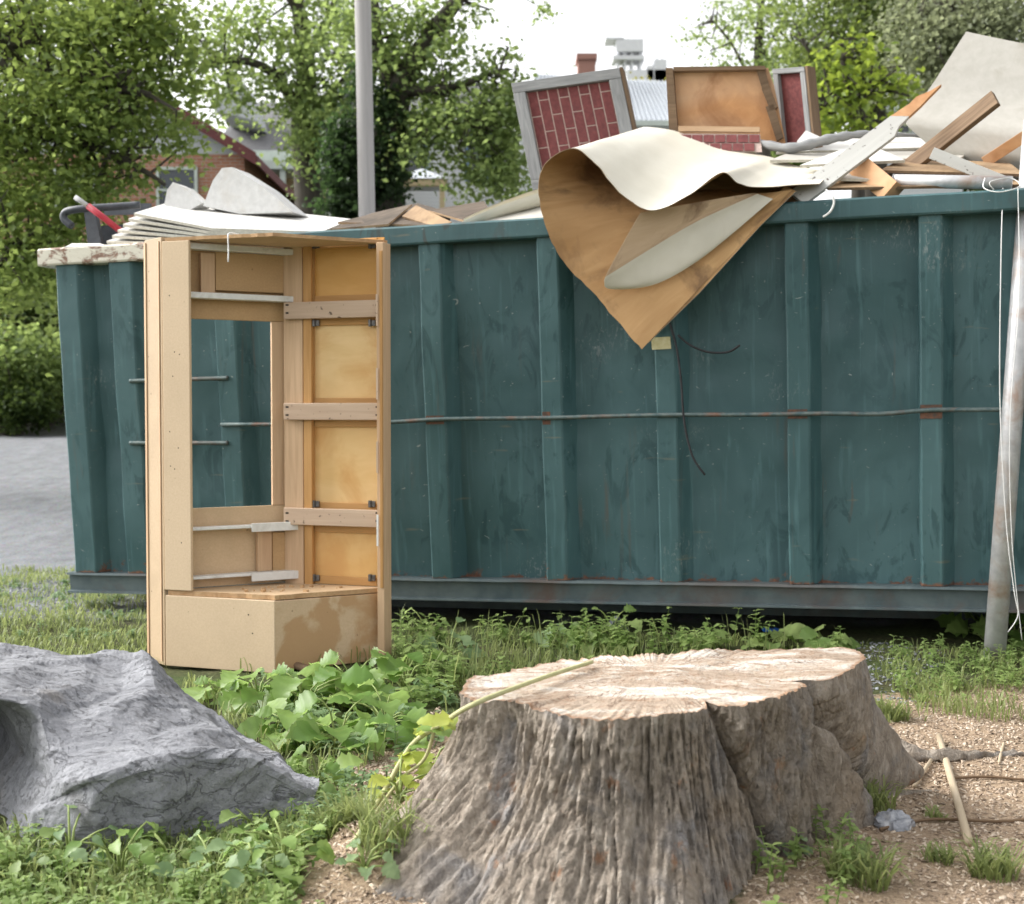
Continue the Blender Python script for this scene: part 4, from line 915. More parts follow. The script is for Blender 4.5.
cv = t.n('CombineXYZ'); t.set(cv.inputs[0], t.math('MULTIPLY', t.math('ARCTAN2', sx[1], sx[0]), 4.0)); t.set(cv.inputs[1], t.math('MULTIPLY', rad, 2.2)); rc = t.ramp(t.noise(cv.outputs[0], 1, 4, .6), [(.488, 0.0), (.5, .8), (.512, 0.0)]); col = t.mix(t.math('MULTIPLY', rc, t.ramp(t.noise(ob, 4, 2), [(.42, 0.0), (.55, 1.0)])), col, (.12, .07, .045))
col = t.mix(t.ramp(t.math('ADD', t.attr('rim')['Fac'], t.math('MULTIPLY', t.noise(ob, 16, 4), .035)), [(.99, 0.0), (1.005, .7)]), col, (.26, .15, .085))
M_cut = t.fin(col, .85, 0, .2); t.bump(t.math('ADD', n2, n1), .6, .015)
mesh_np('cut_face', Pc.reshape(-1, 3), q4, M_cut, parent=stump, smooth=True, attrs={'rim': np.repeat(fr, NTH, 1).ravel()})
# surface roots
def root_tube(pts, rads):
    mb = MB(); P = catmull(pts, 46); r = np.interp(np.linspace(0, 1, 46), np.linspace(0, 1, len(rads)), rads)
    n = 20; rows = []
    for i, p in enumerate(P):
        d = P[min(i+1, 45)] - P[max(i-1, 0)]; d /= np.linalg.norm(d); s_ = np.cross(d, [0, 0, 1]); s_ /= np.linalg.norm(s_) + 1e-9; u_ = np.cross(s_, d)
        rows.append([p + (s_ * math.cos(a) * 1.25 + u_ * math.sin(a)) * r[i] for a in np.linspace(0, 2 * np.pi, n, endpoint=False)])
    rows = np.array(rows); rows[..., 2] = rows[..., 2] * .8 - .03; rows += .02 * ridged(rows * np.array([8, 22, 22]), 3)[..., None] * np.array([0, 0, 1]) + .006 * fbm(rows * 30, 2)[..., None]
    mb.grid(rows, closed=True); return mb.build('root', M_bark, stump, smooth=True)
root_tube([tuple(G(880, 735, .05)), tuple(G(925, 752, .02)), tuple(G(985, 752, .0)), tuple(G(1060, 752, -.03)), tuple(G(1140, 745, -.08))], [.05, .026, .014, .010, .008])
root_tube([tuple(G(800, 770, .06)), tuple(G(840, 812, .01)), tuple(G(880, 826, -.02)), tuple(G(905, 832, -.04))], [.07, .04, .022, .01])

# ------------------------------------------------------------------ sticks and litter
M_stick = wood('dry_stick', (.40, .32, .215), (.54, .45, .33), (.3, .22, .14), (3, 40, 40), rough=.8, bump=.3)
def on(px, py, r=0.0): 
    p = G(px, py)
    for _ in range(4): p = G(px, py, gz(p.x, p.y))
    return p + UP * r
mb = MB(); s0, s1 = on(969, 847, .013), on(939, 742, .022); mb.tube([s0, s0.lerp(s1, .35), s0.lerp(s1, .7), s1], [.0125, .012, .012, .0115], 12); tag(mb.build('wooden_stick', M_stick, None, smooth=True), 'straight pale wooden stick lying on the wood chips at right', 'stick')
mb = MB(); mb.tube([on(914, 789, .009), on(922, 777, .012), on(931, 764, .013)], [.007, .008, .006], 9); tag(mb.build('wooden_stick', M_stick, None, smooth=True), 'short thin broken stick beside the straight pale one', 'stick')
mb = MB(); mb.tube([tuple(p) for p in catmull([tuple(on(284, 666, .03)), tuple(on(297, 672, .03)), tuple(on(310, 675, .025))], 8)], [.018] * 8, 9); tag(mb.build('cut_branch', M_brownwood, None, smooth=True), 'short brown branch piece on the ground at the cabinet base', 'branch')
for pts, lab in (([(946, 781), (985, 779), (1024, 782)], 'thin dark twig lying on wood chips under the root'), ([(880, 832), (930, 822), (1000, 824), (1040, 820)], 'long thin grey twig crossing the wood chips at right'), ([(1004, 745), (1001, 756), (999, 765)], 'tiny pale upright splinter by the right root')):
    mb = MB(); mb.tube([tuple(p) for p in catmull([tuple(on(x, y, .008)) for x, y in pts], 12)], .005, 6); tag(mb.build('twig', M_brownwood if 'tiny' not in lab else M_stick, None, smooth=True), lab, 'twig')
# crumpled grey plastic bag
t = NT('crumpled_plastic'); n = t.noise(t.attr('tc')['Vector'], 30, 3); M_bag = t.fin(t.ramp(n, [(.3, (.10, .11, .125)), (.55, (.30, .31, .34)), (.8, (.6, .6, .6))]), .35, 0, .5)
c = on(893, 826); g = []
for i in range(16):
    for_ = []
    for j in range(28):
        a = j / 28 * 2 * math.pi; b = i / 15 * math.pi * .62 - .1; d = Vector((math.cos(a) * math.cos(b) * .048, math.sin(a) * math.cos(b) * .04, math.sin(b) * .034))
        k = 1 + .45 * float(ridged(np.array([d.x * 28, d.y * 28, d.z * 28]), 2)) * .75; for_.append(tuple(c + d * k))
    g.append(for_)
mb = MB(); mb.grid(g, closed=True); tag(mb.build('crumpled_wrapper', M_bag, None), 'crumpled grey plastic wrapper on the wood chips near a grass tuft', 'wrapper')
M_blue = plain('blue_plastic', (.02, .10, .42), (.04, .16, .55), 40, .4)
c = on(776, 642, .01); mb = MB(); gr_ = [[tuple(c + Vector(((i - 4) * .018, (j - 2) * .015, .02 * float(perlin(np.array([i * .8, j * .9, 2.2]))) + .055))) for j in range(5)] for i in range(9)]; mb.grid(gr_); mb.grid(np.array(gr_)[::-1] - np.array([0, 0, .002])); tag(mb.build('blue_scrap', M_blue, None, smooth=True), 'small bright blue plastic scrap behind the stump', 'scrap')
c = on(617, 640, .0); mb = MB(); mb.hexa(c + UP * .06, (.03, .01, .03), (-.01, .02, .0), (-.03, .0, .04)); tag(mb.build('dark_scrap', M_plastic, None, bevel=.006), 'small dark blue plastic piece standing in the weeds under the dumpster', 'scrap')

# wood chips (uncountable)
def chips(poly, n, smin, smax, name, mats, label, cat):
    xs = np.array([p[0] for p in poly]); ys_ = np.array([p[1] for p in poly]); got = []
    X = RNG.uniform(xs.min(), xs.max(), n * 6); Y = RNG.uniform(ys_.min(), ys_.max(), n * 6); k = inpoly(X, Y, poly); X, Y = X[k][:n], Y[k][:n]; n = len(X)
    Z = ground_z(X, Y) + .002
    L_ = RNG.uniform(smin, smax, n); w_ = L_ * RNG.uniform(.2, .6, n); a = RNG.uniform(0, 2 * np.pi, n); tl = RNG.normal(0, .35, n)
    d = np.stack([np.cos(a) * np.cos(tl), np.sin(a) * np.cos(tl), np.sin(tl)], -1) * L_[:, None]; s_ = np.stack([-np.sin(a), np.cos(a), RNG.normal(0, .3, n)], -1) * w_[:, None]; u_ = np.array([0, 0, 1.]) * (L_ * .15)[:, None]
    c = np.stack([X, Y, Z], -1); vs = np.stack([c - d - s_ - u_, c + d - s_ - u_, c + d + s_ - u_, c - d + s_ - u_, c - d*.9 - s_*.9 + u_, c + d*.8 - s_ + u_, c + d + s_*.8 + u_, c - d + s_ + u_], 1)
    b = (np.arange(n) * 8)[:, None, None]; fs = (np.array([[4,5,6,7],[0,1,5,4],[1,2,6,5],[2,3,7,6],[3,0,4,7]])[None] + b).reshape(-1, 4)
    o = mesh_np(name, vs.reshape(-1, 3), fs, mats, loc=(float(X.mean()), float(Y.mean()), 0), tint=np.repeat(RNG.random(n), 5)); o['kind'] = 'stuff'; tag(o, label, cat); return o
t = NT('wood_chips'); M_chip = t.fin(t.ramp(t.attr('tint')['Fac'], [(0.0, (.18, .13, .09)), (.5, (.40, .31, .23)), (1.0, (.62, .52, .41))]), .9, 0, .2)
chips(gpoly([(868, 695), (1100, 676), (1225, 695), (1280, 800), (1480, 960), (730, 1000), (748, 850), (800, 760)]), 21000, .0022, .009, 'wood_chips', M_chip, 'loose pale wood chips covering the ground right of the stump', 'wood chips')
chips(gpoly([(335, 770), (440, 700), (470, 1000), (240, 1000), (340, 850)]), 6000, .0025, .010, 'wood_chips', M_chip, 'wood chips and bark crumbs at the left foot of the stump', 'wood chips')
t = NT('gravel_stones'); M_grv = t.fin(t.ramp(t.attr('tint')['Fac'], [(0.0, (.13, .135, .145)), (.5, (.22, .23, .245)), (1.0, (.36, .37, .39))]), .85, 0, .3)
chips(gpoly([(840, 635), (950, 645), (935, 700), (850, 690)]), 500, .004, .012, 'gravel', M_grv, 'small patch of loose grey gravel behind the stump', 'gravel')
chips([(-5.5, 7.7), (-2.3, 7.7), (-3, 9.4), (-7, 9.4)], 5000, .005, .014, 'gravel', M_grv, 'grey gravel of the yard beyond the dumpster end', 'gravel')

# ------------------------------------------------------------------ grass and weeds
M_grass = leafmat('grass_blades', (.095, .135, .04), (.29, .33, .125), .35)
M_weed = leafmat('weed_leaves', (.115, .185, .05), (.32, .41, .15), .4)
M_bigleaf = leafmat('broad_weed_leaves', (.105, .20, .045), (.27, .38, .11), .4, rough=.38)
M_ylw = leafmat('yellowish_leaves', (.22, .30, .05), (.42, .46, .10), .45)
M_pale = leafmat('pale_weed_leaves', (.12, .20, .09), (.25, .34, .17), .35)
M_stem = plain('green_stem', (.16, .22, .06), (.26, .32, .10), 30, .6)
M_drystem = plain('pale_dry_stem', (.34, .34, .16), (.46, .44, .24), 30, .7)
def grass_mesh(X, Y, H, wd, bend, name, label=None, cat=None, mat=None, kind='stuff'):
    n = len(X); Z = ground_z(X, Y) - .005; a = RNG.uniform(0, 2 * np.pi, n); d = np.stack([np.cos(a), np.sin(a), 0 * a], -1); a2 = a + RNG.uniform(.8, 2.2, n); s_ = np.stack([np.cos(a2), np.sin(a2), 0 * a], -1)
    c = np.stack([X, Y, Z], -1); b = (bend * RNG.uniform(.2, 1.3, n))[:, None]; up = np.array([0, 0, 1.]); H = H[:, None]; w_ = (wd * RNG.uniform(.6, 1.3, n))[:, None]
    p1 = c + up * H * .45 + d * b * H * .18; p2 = c + up * H * .8 + d * b * H * .5; p3 = c + up * H * (1 - .25 * b) + d * b * H * .95
    vs = np.stack([c - s_ * w_ * .7, c + s_ * w_ * .7, p1 + s_ * w_, p1 - s_ * w_, p2 + s_ * w_ * .75, p2 - s_ * w_ * .75, p3], 1)
    k = (np.arange(n) * 7)[:, None]; q = np.concatenate([np.array([[0, 1, 2, 3]]) + k, np.array([[3, 2, 4, 5]]) + k]); tr = np.array([[5, 4, 6]]) + k
    ti = RNG.random(n) * .6 + .4 * np.clip(fbm(np.stack([X * 2, Y * 2, X * 0], -1), 2) + .5, 0, 1)
    o = mesh_np(name, vs.reshape(-1, 3), [q, tr], mat or M_grass, loc=(float(X.mean()), float(Y.mean()), 0), tint=np.concatenate([ti, ti, ti]), smooth=False)
    if kind: o['kind'] = kind
    if label: tag(o, label, cat)
    return o
def scatter(poly, n):
    xs = np.array([p[0] for p in poly]); ys_ = np.array([p[1] for p in poly]); X = RNG.uniform(xs.min(), xs.max(), n * 8); Y = RNG.uniform(ys_.min(), ys_.max(), n * 8); k = inpoly(X, Y, poly); return X[k][:n], Y[k][:n]
def avoid(X, Y, extra=1.0):
    d = np.stack([X, Y], -1) - SC; a = np.arctan2(d[:, 1], d[:, 0]); ok = np.hypot(d[:, 0], d[:, 1]) > np.interp(a, th, rb) * extra
    return ok
def clump(X, Y, f, thr): return fbm(np.stack([X * f, Y * f, X * 0 + 3.3], -1), 3) + RNG.normal(0, .25, len(X)) > thr
X, Y = scatter(gpoly([(-60, 566), (160, 572), (160, 680), (-300, 660)]), 13000); k = clump(X, Y, 2.0, -.3); grass_mesh(X[k], Y[k], RNG.uniform(.02, .075, k.sum()), .0035, .9, 'lawn_grass', 'short green grass left of the cabinet', 'grass')
CABP = [tuple(p[:2]) for p in (L0p, Np, Rp, Fp)]
X, Y = scatter(gpoly([(150, 640), (395, 628), (1080, 645), (1100, 690), (880, 700), (868, 668), (640, 652), (430, 720), (330, 790), (210, 720)]), 9500); k = clump(X, Y, 2.4, .0) & avoid(X, Y) & ~inpoly(X, Y, CABP) & ~inpoly(X, Y, gpoly([(140, 645), (165, 662), (275, 671), (391, 658), (405, 668), (280, 698), (140, 672)]))
H_ = RNG.uniform(.03, .12, k.sum()) * np.where(Y[k] > 6.3, .8, 1) * np.where((X[k] > 1.7), .5, 1); grass_mesh(X[k], Y[k], H_, .0032, .8, 'long_grass', 'long uneven grass growing along the dumpster base', 'grass')
X, Y = scatter(gpoly([(-100, 835), (300, 800), (390, 860), (330, 960), (-100, 960)]), 9000); k = clump(X, Y, 3, -.1) & avoid(X, Y)
grass_mesh(X[k], Y[k], RNG.uniform(.03, .10, k.sum()), .0028, .8, 'long_grass', 'grass mixed with weeds in front of the boulder', 'grass')
X, Y = scatter(gpoly([(880, 655), (1080, 660), (1090, 712), (890, 715)]), 2600); k = clump(X, Y, 3, .15) & avoid(X, Y)
grass_mesh(X[k], Y[k], RNG.uniform(.03, .11, k.sum()), .003, .8, 'short_grass', 'short grass around the foot of the leaning pole', 'grass')
tufts = [(775, 800, .11, 170, 'bright grass tuft growing in the notch at the stump foot'), (872, 806, .10, 150, 'grass tuft directly behind the crumpled wrapper'), (935, 812, .045, 40, 'tiny grass tuft between the wrapper and the stick'), (992, 872, .10, 140, 'broad grass tuft at the lower right corner'), (938, 862, .06, 60, 'small grass tuft left of the stick foot'), (860, 885, .12, 170, 'loose grass tuft at the bottom edge below the wrapper'), (893, 712, .10, 150, 'grass tuft growing behind the right stump root'), (350, 850, .10, 150, 'thin grass tuft at the left root of the stump')]
for px, py, h, n, lab in tufts:
    c = G(px, py); rr = h * .55; a = RNG.uniform(0, 6.28, n); q = np.sqrt(RNG.random(n)) * rr; grass_mesh(c.x + np.cos(a) * q * 1.2, c.y + np.sin(a) * q, RNG.uniform(.4, 1.15, n) * h, .0032, 1.1, 'grass_tuft', lab, 'grass tuft', kind=None)

# leaf blade: 3 columns x rows, folded and curved
def leaf_pts(base, dirv, up, L_, w_, droop, cup, n=5, lobes=0.0, seed=0):
    d = V(dirv).normalized(); u = V(up); u = (u - d * u.dot(d)).normalized(); s_ = d.cross(u); rows = []
    for i in range(n + 1):
        f = i / n; wd = w_ * (math.sin(math.pi * min(1, f ** .75 * .96 + .04)) ** .8) * (1 + lobes * (1 if i % 2 else -1) * (0 if i in (0, n) else 1)) if i < n else 0.004
        c = V(base) + d * (L_ * f * (1 - .25 * droop * f)) + u * (-droop * L_ * .5 * f * f)
        wob = cup * wd + .12 * w_ * math.sin(seed + i * 2.1)
        rows.append([tuple(c - s_ * wd + u * wob), tuple(c), tuple(c + s_ * wd + u * (cup * wd + .12 * w_ * math.sin(seed * 1.7 + i * 2.7)))])
    return rows
class LeafBag:
    def __init__(s): s.v = []; s.f = []; s.t = []
    def leaf(s, rows, tint):
        b = len(s.v); n = len(rows)
        for r in rows: s.v += r
        for i in range(n - 1):
            for j in range(2): s.f.append((b + i*3 + j, b + i*3 + j+1, b + (i+1)*3 + j+1, b + (i+1)*3 + j)); s.t.append(tint)
    def build(s, name, mat, parent=None, loc=None): return mesh_np(name, s.v, np.array(s.f), mat, loc=loc, parent=parent, tint=s.t, smooth=True)
# low weeds, joined
def weeds(poly, n, hmin, hmax, lmin, lmax, name, mat, label, thr=-.2, f=2.2):
    X, Y = scatter(poly, n); k = clump(X, Y, f, thr) & avoid(X, Y) & ~inpoly(X, Y, CABP); X, Y = X[k], Y[k]; Z = ground_z(X, Y); lb = LeafBag(); ns = len(X)
    sv = []; sf = []
    for x, y, z in zip(X, Y, Z):
        h = random.uniform(hmin, hmax); lean = Vector((random.gauss(0, .22), random.gauss(0, .22), 1)); nn = random.randint(3, 6); a0 = random.uniform(0, 6.28); ti = random.random()
        b = len(sv); tp = V((x, y, z)) + lean * h
        for q, r_ in ((V((x, y, z)), .003), (tp, .0015)):
            for m in range(3): sv.append((q.x + r_ * math.cos(m * 2.09), q.y + r_ * math.sin(m * 2.09), q.z))
        sf += [(b, b+1, b+4, b+3), (b+1, b+2, b+5, b+4), (b+2, b, b+3, b+5)]
        for i in range(nn):
            fz = .2 + .8 * (i + 1) / nn; p = V((x, y, z)) + lean * (h * fz)
            for s_ in (0, math.pi):
                a = a0 + i * 1.57 + s_ + random.gauss(0, .3); L_ = random.uniform(lmin, lmax) * (1.15 - .5 * fz); el = random.uniform(-.1, .7)
                lb.leaf(leaf_pts(p, (math.cos(a) * math.cos(el), math.sin(a) * math.cos(el), math.sin(el)), (0, 0, 1), L_, L_ * random.uniform(.22, .34), random.uniform(.2, .9), .25, 3, 0, random.random() * 6), min(1, max(0, ti * .6 + random.random() * .4)))
    nb = len(lb.v); lb.v += sv; lb.f += [tuple(i + nb for i in f_) for f_ in sf]; lb.t += [.4] * len(sf)
    o = lb.build(name, mat, loc=(float(X.mean()), float(Y.mean()), 0)); o['kind'] = 'stuff'; tag(o, label, 'weeds'); return o
weeds(gpoly([(-80, 845), (120, 838), (230, 815), (300, 772), (340, 800), (385, 850), (320, 950), (-80, 950)]), 620, .03, .10, .022, .05, 'leafy_weeds', M_weed, 'dense low leafy weeds in front of the boulder', -.35)
weeds(gpoly([(395, 634), (700, 636), (850, 642), (850, 655), (640, 655), (480, 680), (400, 720)]), 420, .04, .18, .03, .085, 'leafy_weeds', M_weed, 'tangled weeds between the stump and the dumpster', .05, 3.0)
weeds(gpoly([(220, 690), (395, 670), (470, 690), (400, 790), (330, 790)]), 110, .03, .09, .04, .07, 'leafy_weeds', M_pale, 'pale leafy weeds filling the gap between boulder and stump', -.3)
weeds(gpoly([(745, 820), (800, 790), (870, 860), (860, 930), (755, 930)]), 150, .04, .13, .025, .05, 'leafy_weeds', M_weed, 'small leafy weeds at the right foot of the stump', -.3)
weeds(gpoly([(-60, 575), (155, 575), (155, 640), (-60, 640)]), 260, .02, .06, .03, .05, 'leafy_weeds', M_pale, 'low clover like weeds in the lawn left of the cabinet', -.1)
weeds(gpoly([(890, 650), (1040, 650), (1060, 690), (900, 700)]), 170, .03, .11, .03, .05, 'leafy_weeds', M_weed, 'low weeds at the foot of the leaning pole', -.2)
# large leaved plants: each leaf a part
def plant(px, py, n, lmin, lmax, h, mat, label, name='broadleaf_weed', wr=.42, spread=1.0, lobes=.10, cat='weed', z=None):
    c = on(px, py) if z is None else G(px, py, z); c = c - UP * .01; root = empty(name, c, label, cat); mb = MB()
    lv = []
    for i in range(n):
        a = i * 2.4 + random.uniform(-.4, .4); f = (i + .5) / n; el = .35 + .9 * f * random.uniform(.6, 1.1); pl = h * random.uniform(.55, 1.0) * (.5 + .6 * f)
        d = Vector((math.cos(a) * math.cos(el), math.sin(a) * math.cos(el), math.sin(el))); tip = c + d * pl * spread
        mid = c + Vector((d.x * .35, d.y * .35, d.z * .75)) * pl; mb.tube([tuple(p) for p in catmull([tuple(c), tuple(mid), tuple(tip)], 5)], [.004, .004, .0035, .003, .002], 5)
        L_ = random.uniform(lmin, lmax) * (1.1 - .35 * f); e2 = random.uniform(-.5, .45); d2 = Vector((math.cos(a + random.uniform(-.5, .5)) * math.cos(e2), math.sin(a + random.uniform(-.5, .5)) * math.cos(e2), math.sin(e2)))
        lb = LeafBag(); lb.leaf(leaf_pts(tip, d2, (random.gauss(0, .25), -.35 + random.gauss(0, .25), 1), L_, L_ * wr * random.uniform(.85, 1.15), random.uniform(.2, .9), random.uniform(.1, .45), 9, lobes, random.random() * 6), random.random()); lv.append(lb)
    mb.build('stem', M_stem, root, smooth=True)
    for lb in lv: lb.build('leaf', mat, root)
    return root
PLANTS = [(222, 700, 9, .10, .18, .10, 'broad leaved weed nearest the boulder at the cabinet base'), (258, 706, 11, .12, .22, .13, 'broad leaved weed in front of the left cabinet base panel'), (305, 712, 12, .14, .24, .16, 'lush broad leaved weed in front of the stained base panel'), (352, 702, 12, .14, .24, .17, 'tall broad leaved weed at the right corner of the cabinet'), (292, 742, 11, .10, .18, .13, 'broad leaved weed by the upper right slope of the boulder'), (338, 752, 12, .12, .20, .15, 'bright broad leaved weed between boulder and stump'), (385, 735, 11, .10, .18, .17, 'broad leaved weed close to the left stump edge'), (318, 785, 9, .07, .13, .10, 'low broad leaved weed at the pointed end of the boulder'), (405, 690, 9, .08, .14, .18, 'upright broad weed behind the left stump edge')]
for px, py, n, a, b, h, lab in PLANTS: plant(px, py, int(n * 1.5), a * .85, b * .95, h * 1.4, M_bigleaf, lab, lobes=.14)
plant(612, 645, 14, .06, .11, .24, M_weed, 'bushy tall weed below the middle of the dumpster beam', lobes=.2)
plant(560, 648, 12, .06, .10, .20, M_pale, 'pale bushy weed left of the tall one under the beam', lobes=.2)
plant(450, 660, 12, .07, .12, .20, M_pale, 'pale leafy weed between cabinet and stump', lobes=.16)
plant(425, 640, 10, .06, .10, .20, M_weed, 'dark leafy weed beside the cabinet under the beam', lobes=.16)
plant(700, 648, 9, .05, .09, .14, M_weed, 'low leafy weed under the beam right of centre', lobes=.2)
plant(822, 650, 10, .10, .18, .14, M_weed, 'broad leaved weed behind the stump under the dumpster beam')
plant(770, 648, 7, .08, .14, .10, M_weed, 'small broad leaved weed left of the blue scrap')
plant(985, 640, 9, .12, .20, .22, M_bigleaf, 'tall leafy weed left of the pole base', lobes=.22)
plant(1016, 640, 10, .12, .20, .30, M_bigleaf, 'tall leafy weed right of the pole base', lobes=.22)
plant(590, 650, 10, .06, .11, .17, M_weed, 'leafy weed under the middle of the dumpster', lobes=.2)
plant(255, 842, 12, .05, .09, .16, M_weed, 'leafy upright weed in front of the boulder tip', lobes=.1)
plant(225, 860, 9, .05, .09, .10, M_weed, 'small leafy weed below the boulder edge', lobes=.1)
LOW = [(20, 880, 'leafy weed at the bottom left corner of the photo'), (70, 868, 'leafy weed under the left end of the boulder'), (120, 885, 'leafy weed at the bottom edge below the boulder middle'), (170, 872, 'leafy weed under the steep front of the boulder'), (215, 892, 'leafy weed at the bottom edge left of the wood chips'), (285, 868, 'leafy weed beside the wood chips at the boulder tip'), (300, 825, 'leafy weed touching the pointed boulder end'), (255, 885, 'pale leafy weed at the bottom edge near the chips')]
for q_, (px, py, lab) in enumerate(LOW): plant(px, py, 16, .04, .085, .15 + .03 * (q_ % 3), (M_weed, M_pale, M_bigleaf)[q_ % 3], lab, wr=.30, lobes=.08)
plant(790, 855, 9, .035, .06, .10, M_pale, 'small pale leafy weed at the right stump foot', lobes=.1)
plant(508, 735, 7, .035, .06, .10, M_ylw, 'yellowish sprout growing from the stump bark', name='stump_sprout', z=.32, lobes=.25, cat='sprout')
plant(432, 770, 9, .05, .09, .12, M_ylw, 'yellow green sprout at the left flank of the stump', name='stump_sprout', z=.14, lobes=.25, cat='sprout')
# vine trailing over the stump
root = empty('trailing_vine', on(370, 830), 'long pale green vine trailing up over the stump rim', 'vine'); mb = MB()
vp = [tuple(on(355, 850, .02)), tuple(G(385, 790, .12)), tuple(G(412, 745, .24)), tuple(G(440, 725, .34)), tuple(G(470, 706, .46)), tuple(G(520, 686, .472)), tuple(G(560, 672, .475)), tuple(G(592, 662, .47))]
mb.tube([tuple(p) for p in catmull(vp, 50)], np.linspace(.008, .006, 50).tolist(), 7)
vp2 = [tuple(on(362, 840, .02)), tuple(G(400, 780, .14)), tuple(G(425, 758, .22)), tuple(G(436, 722, .34))]; mb.tube([tuple(p) for p in catmull(vp2, 24)], .005, 6); mb.build('stem', M_drystem, root, smooth=True)
for k in range(12):
    p = V(catmull(vp, 50)[8 + k * 2]) if k < 9 else V(catmull(vp2, 24)[12 + k]); a = random.uniform(0, 6.28); lb = LeafBag(); L_ = random.uniform(.05, .085)
    lb.leaf(leaf_pts(p, (math.cos(a), math.sin(a) - .4, random.uniform(-.3, .6)), (0, -.5, 1), L_, L_ * .42, .5, .2, 6, .2, random.random() * 6), random.random()); lb.build('leaf', M_ylw if k % 3 else M_bigleaf, root)

X, Y = scatter(gpoly([(395, 640), (850, 645), (850, 655), (640, 655), (420, 690)]), 90); k = avoid(X, Y) & ~inpoly(X, Y, CABP)
grass_mesh(X[k], Y[k], RNG.uniform(.14, .28, k.sum()), .0022, .6, 'seed_stalks', 'thin tall grass stalks rising before the dumpster beam', 'grass', mat=M_grass)
weeds(gpoly([(330, 800), (400, 770), (395, 850), (330, 900), (300, 850)]), 90, .03, .10, .02, .045, 'leafy_weeds', M_pale, 'sparse weeds in the wood chips at the left stump root', -.6)
plant(400, 800, 12, .04, .08, .14, M_ylw, 'yellow green leafy shoot in the soil at the left stump root', z=.10, lobes=.2)
plant(365, 868, 10, .03, .06, .10, M_pale, 'pale small weed on the soil mound at the left stump foot', z=.08, lobes=.15)
for px, py, h, n, lab in ((385, 862, .13, 130, 'ragged grass tuft climbing the left stump root'), (330, 830, .09, 110, 'grass tuft at the end of the boulder near the stump root')):
    c = G(px, py, .06); a = RNG.uniform(0, 6.28, n); q = np.sqrt(RNG.random(n)) * h * .55; grass_mesh(c.x + np.cos(a) * q * 1.2, c.y + np.sin(a) * q, RNG.uniform(.4, 1.15, n) * h, .003, 1.1, 'grass_tuft', lab, 'grass tuft', kind=None)

X, Y = scatter(gpoly([(1070, 640), (1600, 665), (1700, 960), (1470, 960), (1290, 800), (1220, 700), (1090, 690)]), 9000); k = clump(X, Y, 2, -.2)
grass_mesh(X[k], Y[k], RNG.uniform(.03, .10, k.sum()), .0032, .8, 'lawn_grass', 'short grass beyond the wood chips at the far right', 'grass')

# ------------------------------------------------------------------ background: houses
M_brickwall = None
t = NT('brick_wall'); tc = t.attr('tc')['Vector']; bt = t.n('TexBrick'); sp = t.sep(tc); cb = t.n('CombineXYZ'); t.set(cb.inputs[0], t.math('ADD', sp[0], sp[1])); t.set(cb.inputs[1], sp[2]); t.set(bt.inputs['Vector'], cb.outputs[0])
bt.inputs['Scale'].default_value = 1; bt.inputs['Brick Width'].default_value = .22; bt.inputs['Row Height'].default_value = .075; bt.inputs['Mortar Size'].default_value = .008
bt.inputs['Color1'].default_value = (.30, .13, .08, 1); bt.inputs['Color2'].default_value = (.38, .18, .11, 1); bt.inputs['Mortar'].default_value = (.36, .31, .27, 1)
M_brickwall = t.fin(bt.outputs[0], .9, 0, .2)
def siding(name, a, b, h=.13):
    t = NT(name); z = t.sep(t.attr('tc')['Vector'])[2]; fr = t.math('FRACT', t.math('DIVIDE', z, h)); col = t.mix(t.ramp(fr, [(0.0, 1.0), (.12, 0.0)]), a, b)
    t.bump(fr, 1.0, .02); return t.fin(col, .6)
M_siding = siding('white_siding', (.62, .64, .66), (.34, .36, .39)); M_gsiding = siding('grey_siding', (.42, .44, .45), (.25, .26, .27)); M_tan = siding('tan_siding', (.46, .37, .22), (.30, .24, .14))
M_fascia = plain('red_fascia', (.09, .022, .022), (.13, .034, .032), 8, .6); M_trim = plain('pale_trim', (.42, .47, .43), (.5, .55, .5), 8, .6); M_roof = plain('grey_shingle', (.10, .10, .105), (.18, .18, .185), 14, .9, 0, .4)
M_bluetrim = plain('blue_trim', (.10, .16, .26), (.14, .21, .32), 8, .6); M_mroof = plain('metal_roof', (.42, .45, .49), (.52, .55, .58), 6, .4, .3); M_chim = plain('chimney_brick', (.26, .13, .10), (.34, .19, .15), 30, .9)
M_hazesteel = plain('hazed_steel', (.70, .71, .74), (.78, .79, .82), 2, .6)  # tower steel kept pale: distance haze is put into its colour
t = NT('window_glass'); M_glass = t.fin((.03, .04, .05), .08, 0, .6)
def hbox(root, name, x0, x1, y0, y1, z0, z1, mat, bevel=0, parent=None):
    mb = MB(); mb.box(x0, x1, y0, y1, z0, z1); return mb.build(name, mat, parent or root, bevel=bevel)
def hwin(root, x0, x1, z0, z1, y, mt, fw=.07):
    w = hbox(root, 'window', x0, x1, y - .03, y - .005, z0, z1, M_glass)
    for nm, a in (('frame', (x0 - fw, x0, z0 - fw, z1 + fw)), ('frame', (x1, x1 + fw, z0 - fw, z1 + fw)), ('frame', (x0 + .001, x1 - .001, z1, z1 + fw)), ('sill', (x0 + .001, x1 - .001, z0 - fw, z0)), ('frame', (x0 + .001, x1 - .001, (z0 + z1) / 2 - .025, (z0 + z1) / 2 + .025))):
        hbox(root, nm, a[0], a[1], y - .08, y - .004, a[2], a[3], mt, 0, w)
